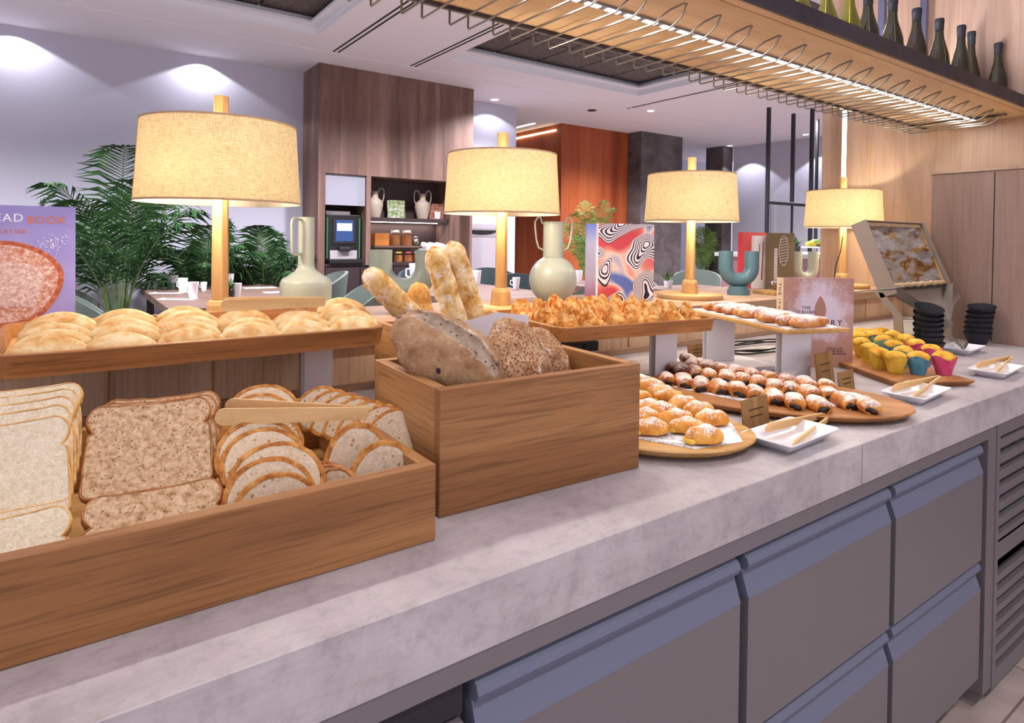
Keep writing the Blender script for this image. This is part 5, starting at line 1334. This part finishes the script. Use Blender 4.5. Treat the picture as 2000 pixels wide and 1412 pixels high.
# white cabinet with dark recess right of the walnut unit
t = thing('white_cabinet', 'tall pale grey cabinet with a dark oval recess, right of the walnut unit', 'cabinet', (5.03, 7.9, 0))
mk('carcass', bx(-.40, .45, -.02, .09, 0, 1.56), plain('pale_grey_front', '9f98a0', .6), t); mk('reveal_panel', bx(-.38, .40, -.024, -.0205, 1.37, 1.50), plain('pale_grey_reveal', '8a848c', .6), t)
bm = B(); n = 24; loft(bm, [[(.0+.27*cos(a), -.0305, 1.47+.065*sin(a)) for a in [pi+pi*k/n for k in range(n+1)]], [(.0+.27*cos(a), -.0245, 1.47+.065*sin(a)) for a in [pi+pi*k/n for k in range(n+1)]]]); mk('recess', bm, GAP, t)
# coffee machine
cx_ = 2.78; t = thing('coffee_machine', 'black coffee machine with green glowing sides and a blue touch screen', 'coffee machine', (cx_, 7.55, 1.021))
mk('body', bx(-.22, .22, -.05, .25, 0, .60, .012), BLK, t); mk('base_tray', bx(-.21, .21, -.16, -.0505, 0, .05, .006), BLK, t)
GL = emis('green_glow', '3c8a5c', .35, '2c5a40')
for s in (-1, 1): mk('side_light', bx(s*.205-.008, s*.205+.008, -.058, -.0505, .06, .56), GL, t)
mk('screen_bezel', bx(-.135, .155, -.062, -.0505, .24, .54), BLKM, t)
s_ = mk('touch_screen', bx(-.10, .12, -.066, -.0625, .27, .53), emis('screen_blue', '3a5ea0', .7, '102040'), t)
mk('screen_picture', bx(-.085, .10, -.068, -.0662, .40, .49), emis('screen_white', 'dfe8f4', 1.0), s_)
mk('spout', bx(-.07, .07, -.12, -.0505, .15, .20, .01), BLKM, t)
mk('cup_shelf', bx(-.17, .17, -.064, -.0505, .055, .16), plain('glossy_grey', 'a9a2a6', .25), t); mk('cup_tray', bx(-.2, .1, .0, .22, .601, .64), WHITEM, t)
def amph(label, x):
    t = thing('amphora', label, 'vase', (x, 7.70, 1.601), rz=-.3, group='white amphora vases on the shelf')
    mk('body', lathe(B(), [(.07, 0), (.075, .01), (.095, .10), (.108, .17), (.095, .22), (.05, .25), (.042, .27), (.042, .34), (.035, .34)], 32), CERC, t, 50)
    for s in (-1, 1): mk('handle', tube(B(), [(s*.042, 0, .33), (s*.06, 0, .38), (s*.09, 0, .385), (s*.115, 0, .35), (s*.115, 0, .27), (s*.10, 0, .21)], .007, 8), CERC, t, True)
amph('cream amphora vase at the left end of the coffee niche shelf', 3.27); amph('cream amphora vase in the middle of the coffee niche shelf', 3.96)
def pic(name, c1, c2, c3): 
    m = Mat(name, .5); n = m.noise(m.co((1, 1, 1), False), 22, 6, .7); m.col(m.ramp(n, [(.35, c1), (.5, c2), (.62, c3)])); return m.m
for lab, x, w_, h, mt in (('book with a green herb picture between the two amphora vases', 3.46, .245, .24, pic('herb_cover', '3c5a2a', '8fa36a', 'd8c2dc')), ('brown book with a white cup picture, partly behind the second lamp shade', 4.07, .27, .22, pic('brown_cover_print', '6a3a2c', '9a6450', 'c89a88'))):
    t = thing('book', lab, 'book', (x, 7.70, 1.601), rot=Euler((-.12, 0, 0))); mk('cover', bx(0, w_, 0, .004, 0, h), mt, t); mk('pages', bx(.004, w_-.004, .0042, .022, .004, h-.004), PAPER, t); mk('back_cover', bx(0, w_, .0222, .026, 0, h), mt, t)
    if 'brown' in lab: mk('cup_picture', prism(B(), [(0, 0), (.07, 0), (.085, .10), (-.015, .10)], 0, .001), WHI, t, loc=(.09, -.001, .01), rot=(pi/2, 0, 0))
AMB = plain('amber_food', 'b06a38', .6, vary=.1, bs=120)
def jar(x, y, z, lab, r=.055, h=.14, lid=WHITEM, fill=AMB):
    t = thing('storage_jar', lab, 'jar', (x, y, z), group='jars in the coffee niche')
    mk('filling', lathe(B(), [(r*.92, .003), (r*.92, h*.72)], 24), fill, t, 50); mk('glass_body', lathe(B(), [(r, 0), (r, h*.85), (r*.8, h*.9)], 24), GLASS, t, 50); mk('lid', lathe(B(), [(r*.82, h*.905), (r*.82, h*1.05)], 24), lid, t, 50)
jar(3.57, 7.72, 1.236, 'storage jar on the small niche shelf, left one of the pair', .07, .20); jar(3.74, 7.72, 1.236, 'storage jar on the small niche shelf, right one of the pair', .07, .20)
t = tag(mk('amber_box', bx(3.26, 3.46, 7.66, 7.80, 1.236, 1.40, .004), plain('amber_box', 'a8652c', .5)), 'small orange-brown box on the niche shelf left of the jars', 'box')
t = thing('teapot', 'small metal teapot on the niche shelf right of the jars', 'teapot', (3.86, 7.70, 1.236)); mk('body', blob(.05, .05, .055, 3, loc=(0, 0, .056)), WIRE, t, True); mk('handle', tube(B(), [(.045, 0, .08), (.085, 0, .075), (.08, 0, .03), (.045, 0, .03)], .006, 6), BLKM, t, True); mk('lid', lathe(B(), [(.03, .108), (.03, .115), (.008, .13)], 16), WIRE, t, 40)
t = thing('egg_tray', 'white tray of rounded cups standing at the right of the niche shelf', 'tray', (4.22, 7.68, 1.18)); mk('tray', bx(-.27, .27, -.12, .12, 0, .02), WHITEM, t)
for i in range(5): mk('cup_row', tube(B(), [(-.21+i*.105, -.09, .05), (-.21+i*.105, .09, .07)], .04, 14), PORC, t, 40)
mk('support', bx(-.25, .25, -.1, .1, -.158, -.001), BLKM, t)
for i, (x, lab, lm) in enumerate(((3.60, 'jam jar with yellow lid below the niche shelf', 'c9b04a'), (3.74, 'jam jar with pink lid below the niche shelf', 'd0566c'), (3.87, 'jam jar with pale lid below the niche shelf', 'd8c7b0'))): jar(x, 7.68, 1.021, lab, .06, .13, plain('jar_lid_%d' % i, lm, .5))
# buffet with fruit far behind the pale u-shaped vase
t = thing('fruit_buffet', 'pinkish lit buffet island beyond the small pale vase', 'buffet', (6.5, 3.7, 0)); mk('counter', bx(-.9, .6, -.4, .4, 0, 1.20), plain('pink_counter', 'b5848c', .5), t); mk('top', bx(-.95, .65, -.45, .45, 1.2, 1.24), WHITEM, t)
p = at(1595, 478, Y=3.8)
for i, (px, py, c, lab) in enumerate(((1583, 474, 'c4b43a', 'yellow'), (1592, 470, '8fb04a', 'green'), (1600, 473, 'c46a3a', 'orange'))):
    q = at(px, py+3, Y=3.8)
    tag(mk('fruit', blob(.07, .05, .035, 3, .003, 20, i, None, None, (0, 0, .035)), plain('fruit_skin_'+lab, c, .4), None, True, (q.x, 3.8, 1.3905 if False else q.z-.035)), lab+' piece of fruit on the high fruit stand beyond the far lamp', 'fruit')
q = at(1592, 480, Y=3.8); t = thing('fruit_stand', 'white two-tier fruit stand on the buffet beyond the far lamp', 'stand', (q.x, 3.8, 1.2405)); mk('upper_plate', lathe(B(), [(.16, q.z-1.2405-.025), (.19, q.z-1.2405-.008), (.15, q.z-1.2405-.012)], 32), PORC, t, 50); mk('stem', lathe(B(), [(.06, 0), (.012, .01), (.012, q.z-1.2405-.026)], 16), PORC, t, 50); pass
plantlet(1555, 493, 'beyond the small pale u-shaped vase', 1.2405, 1.2)
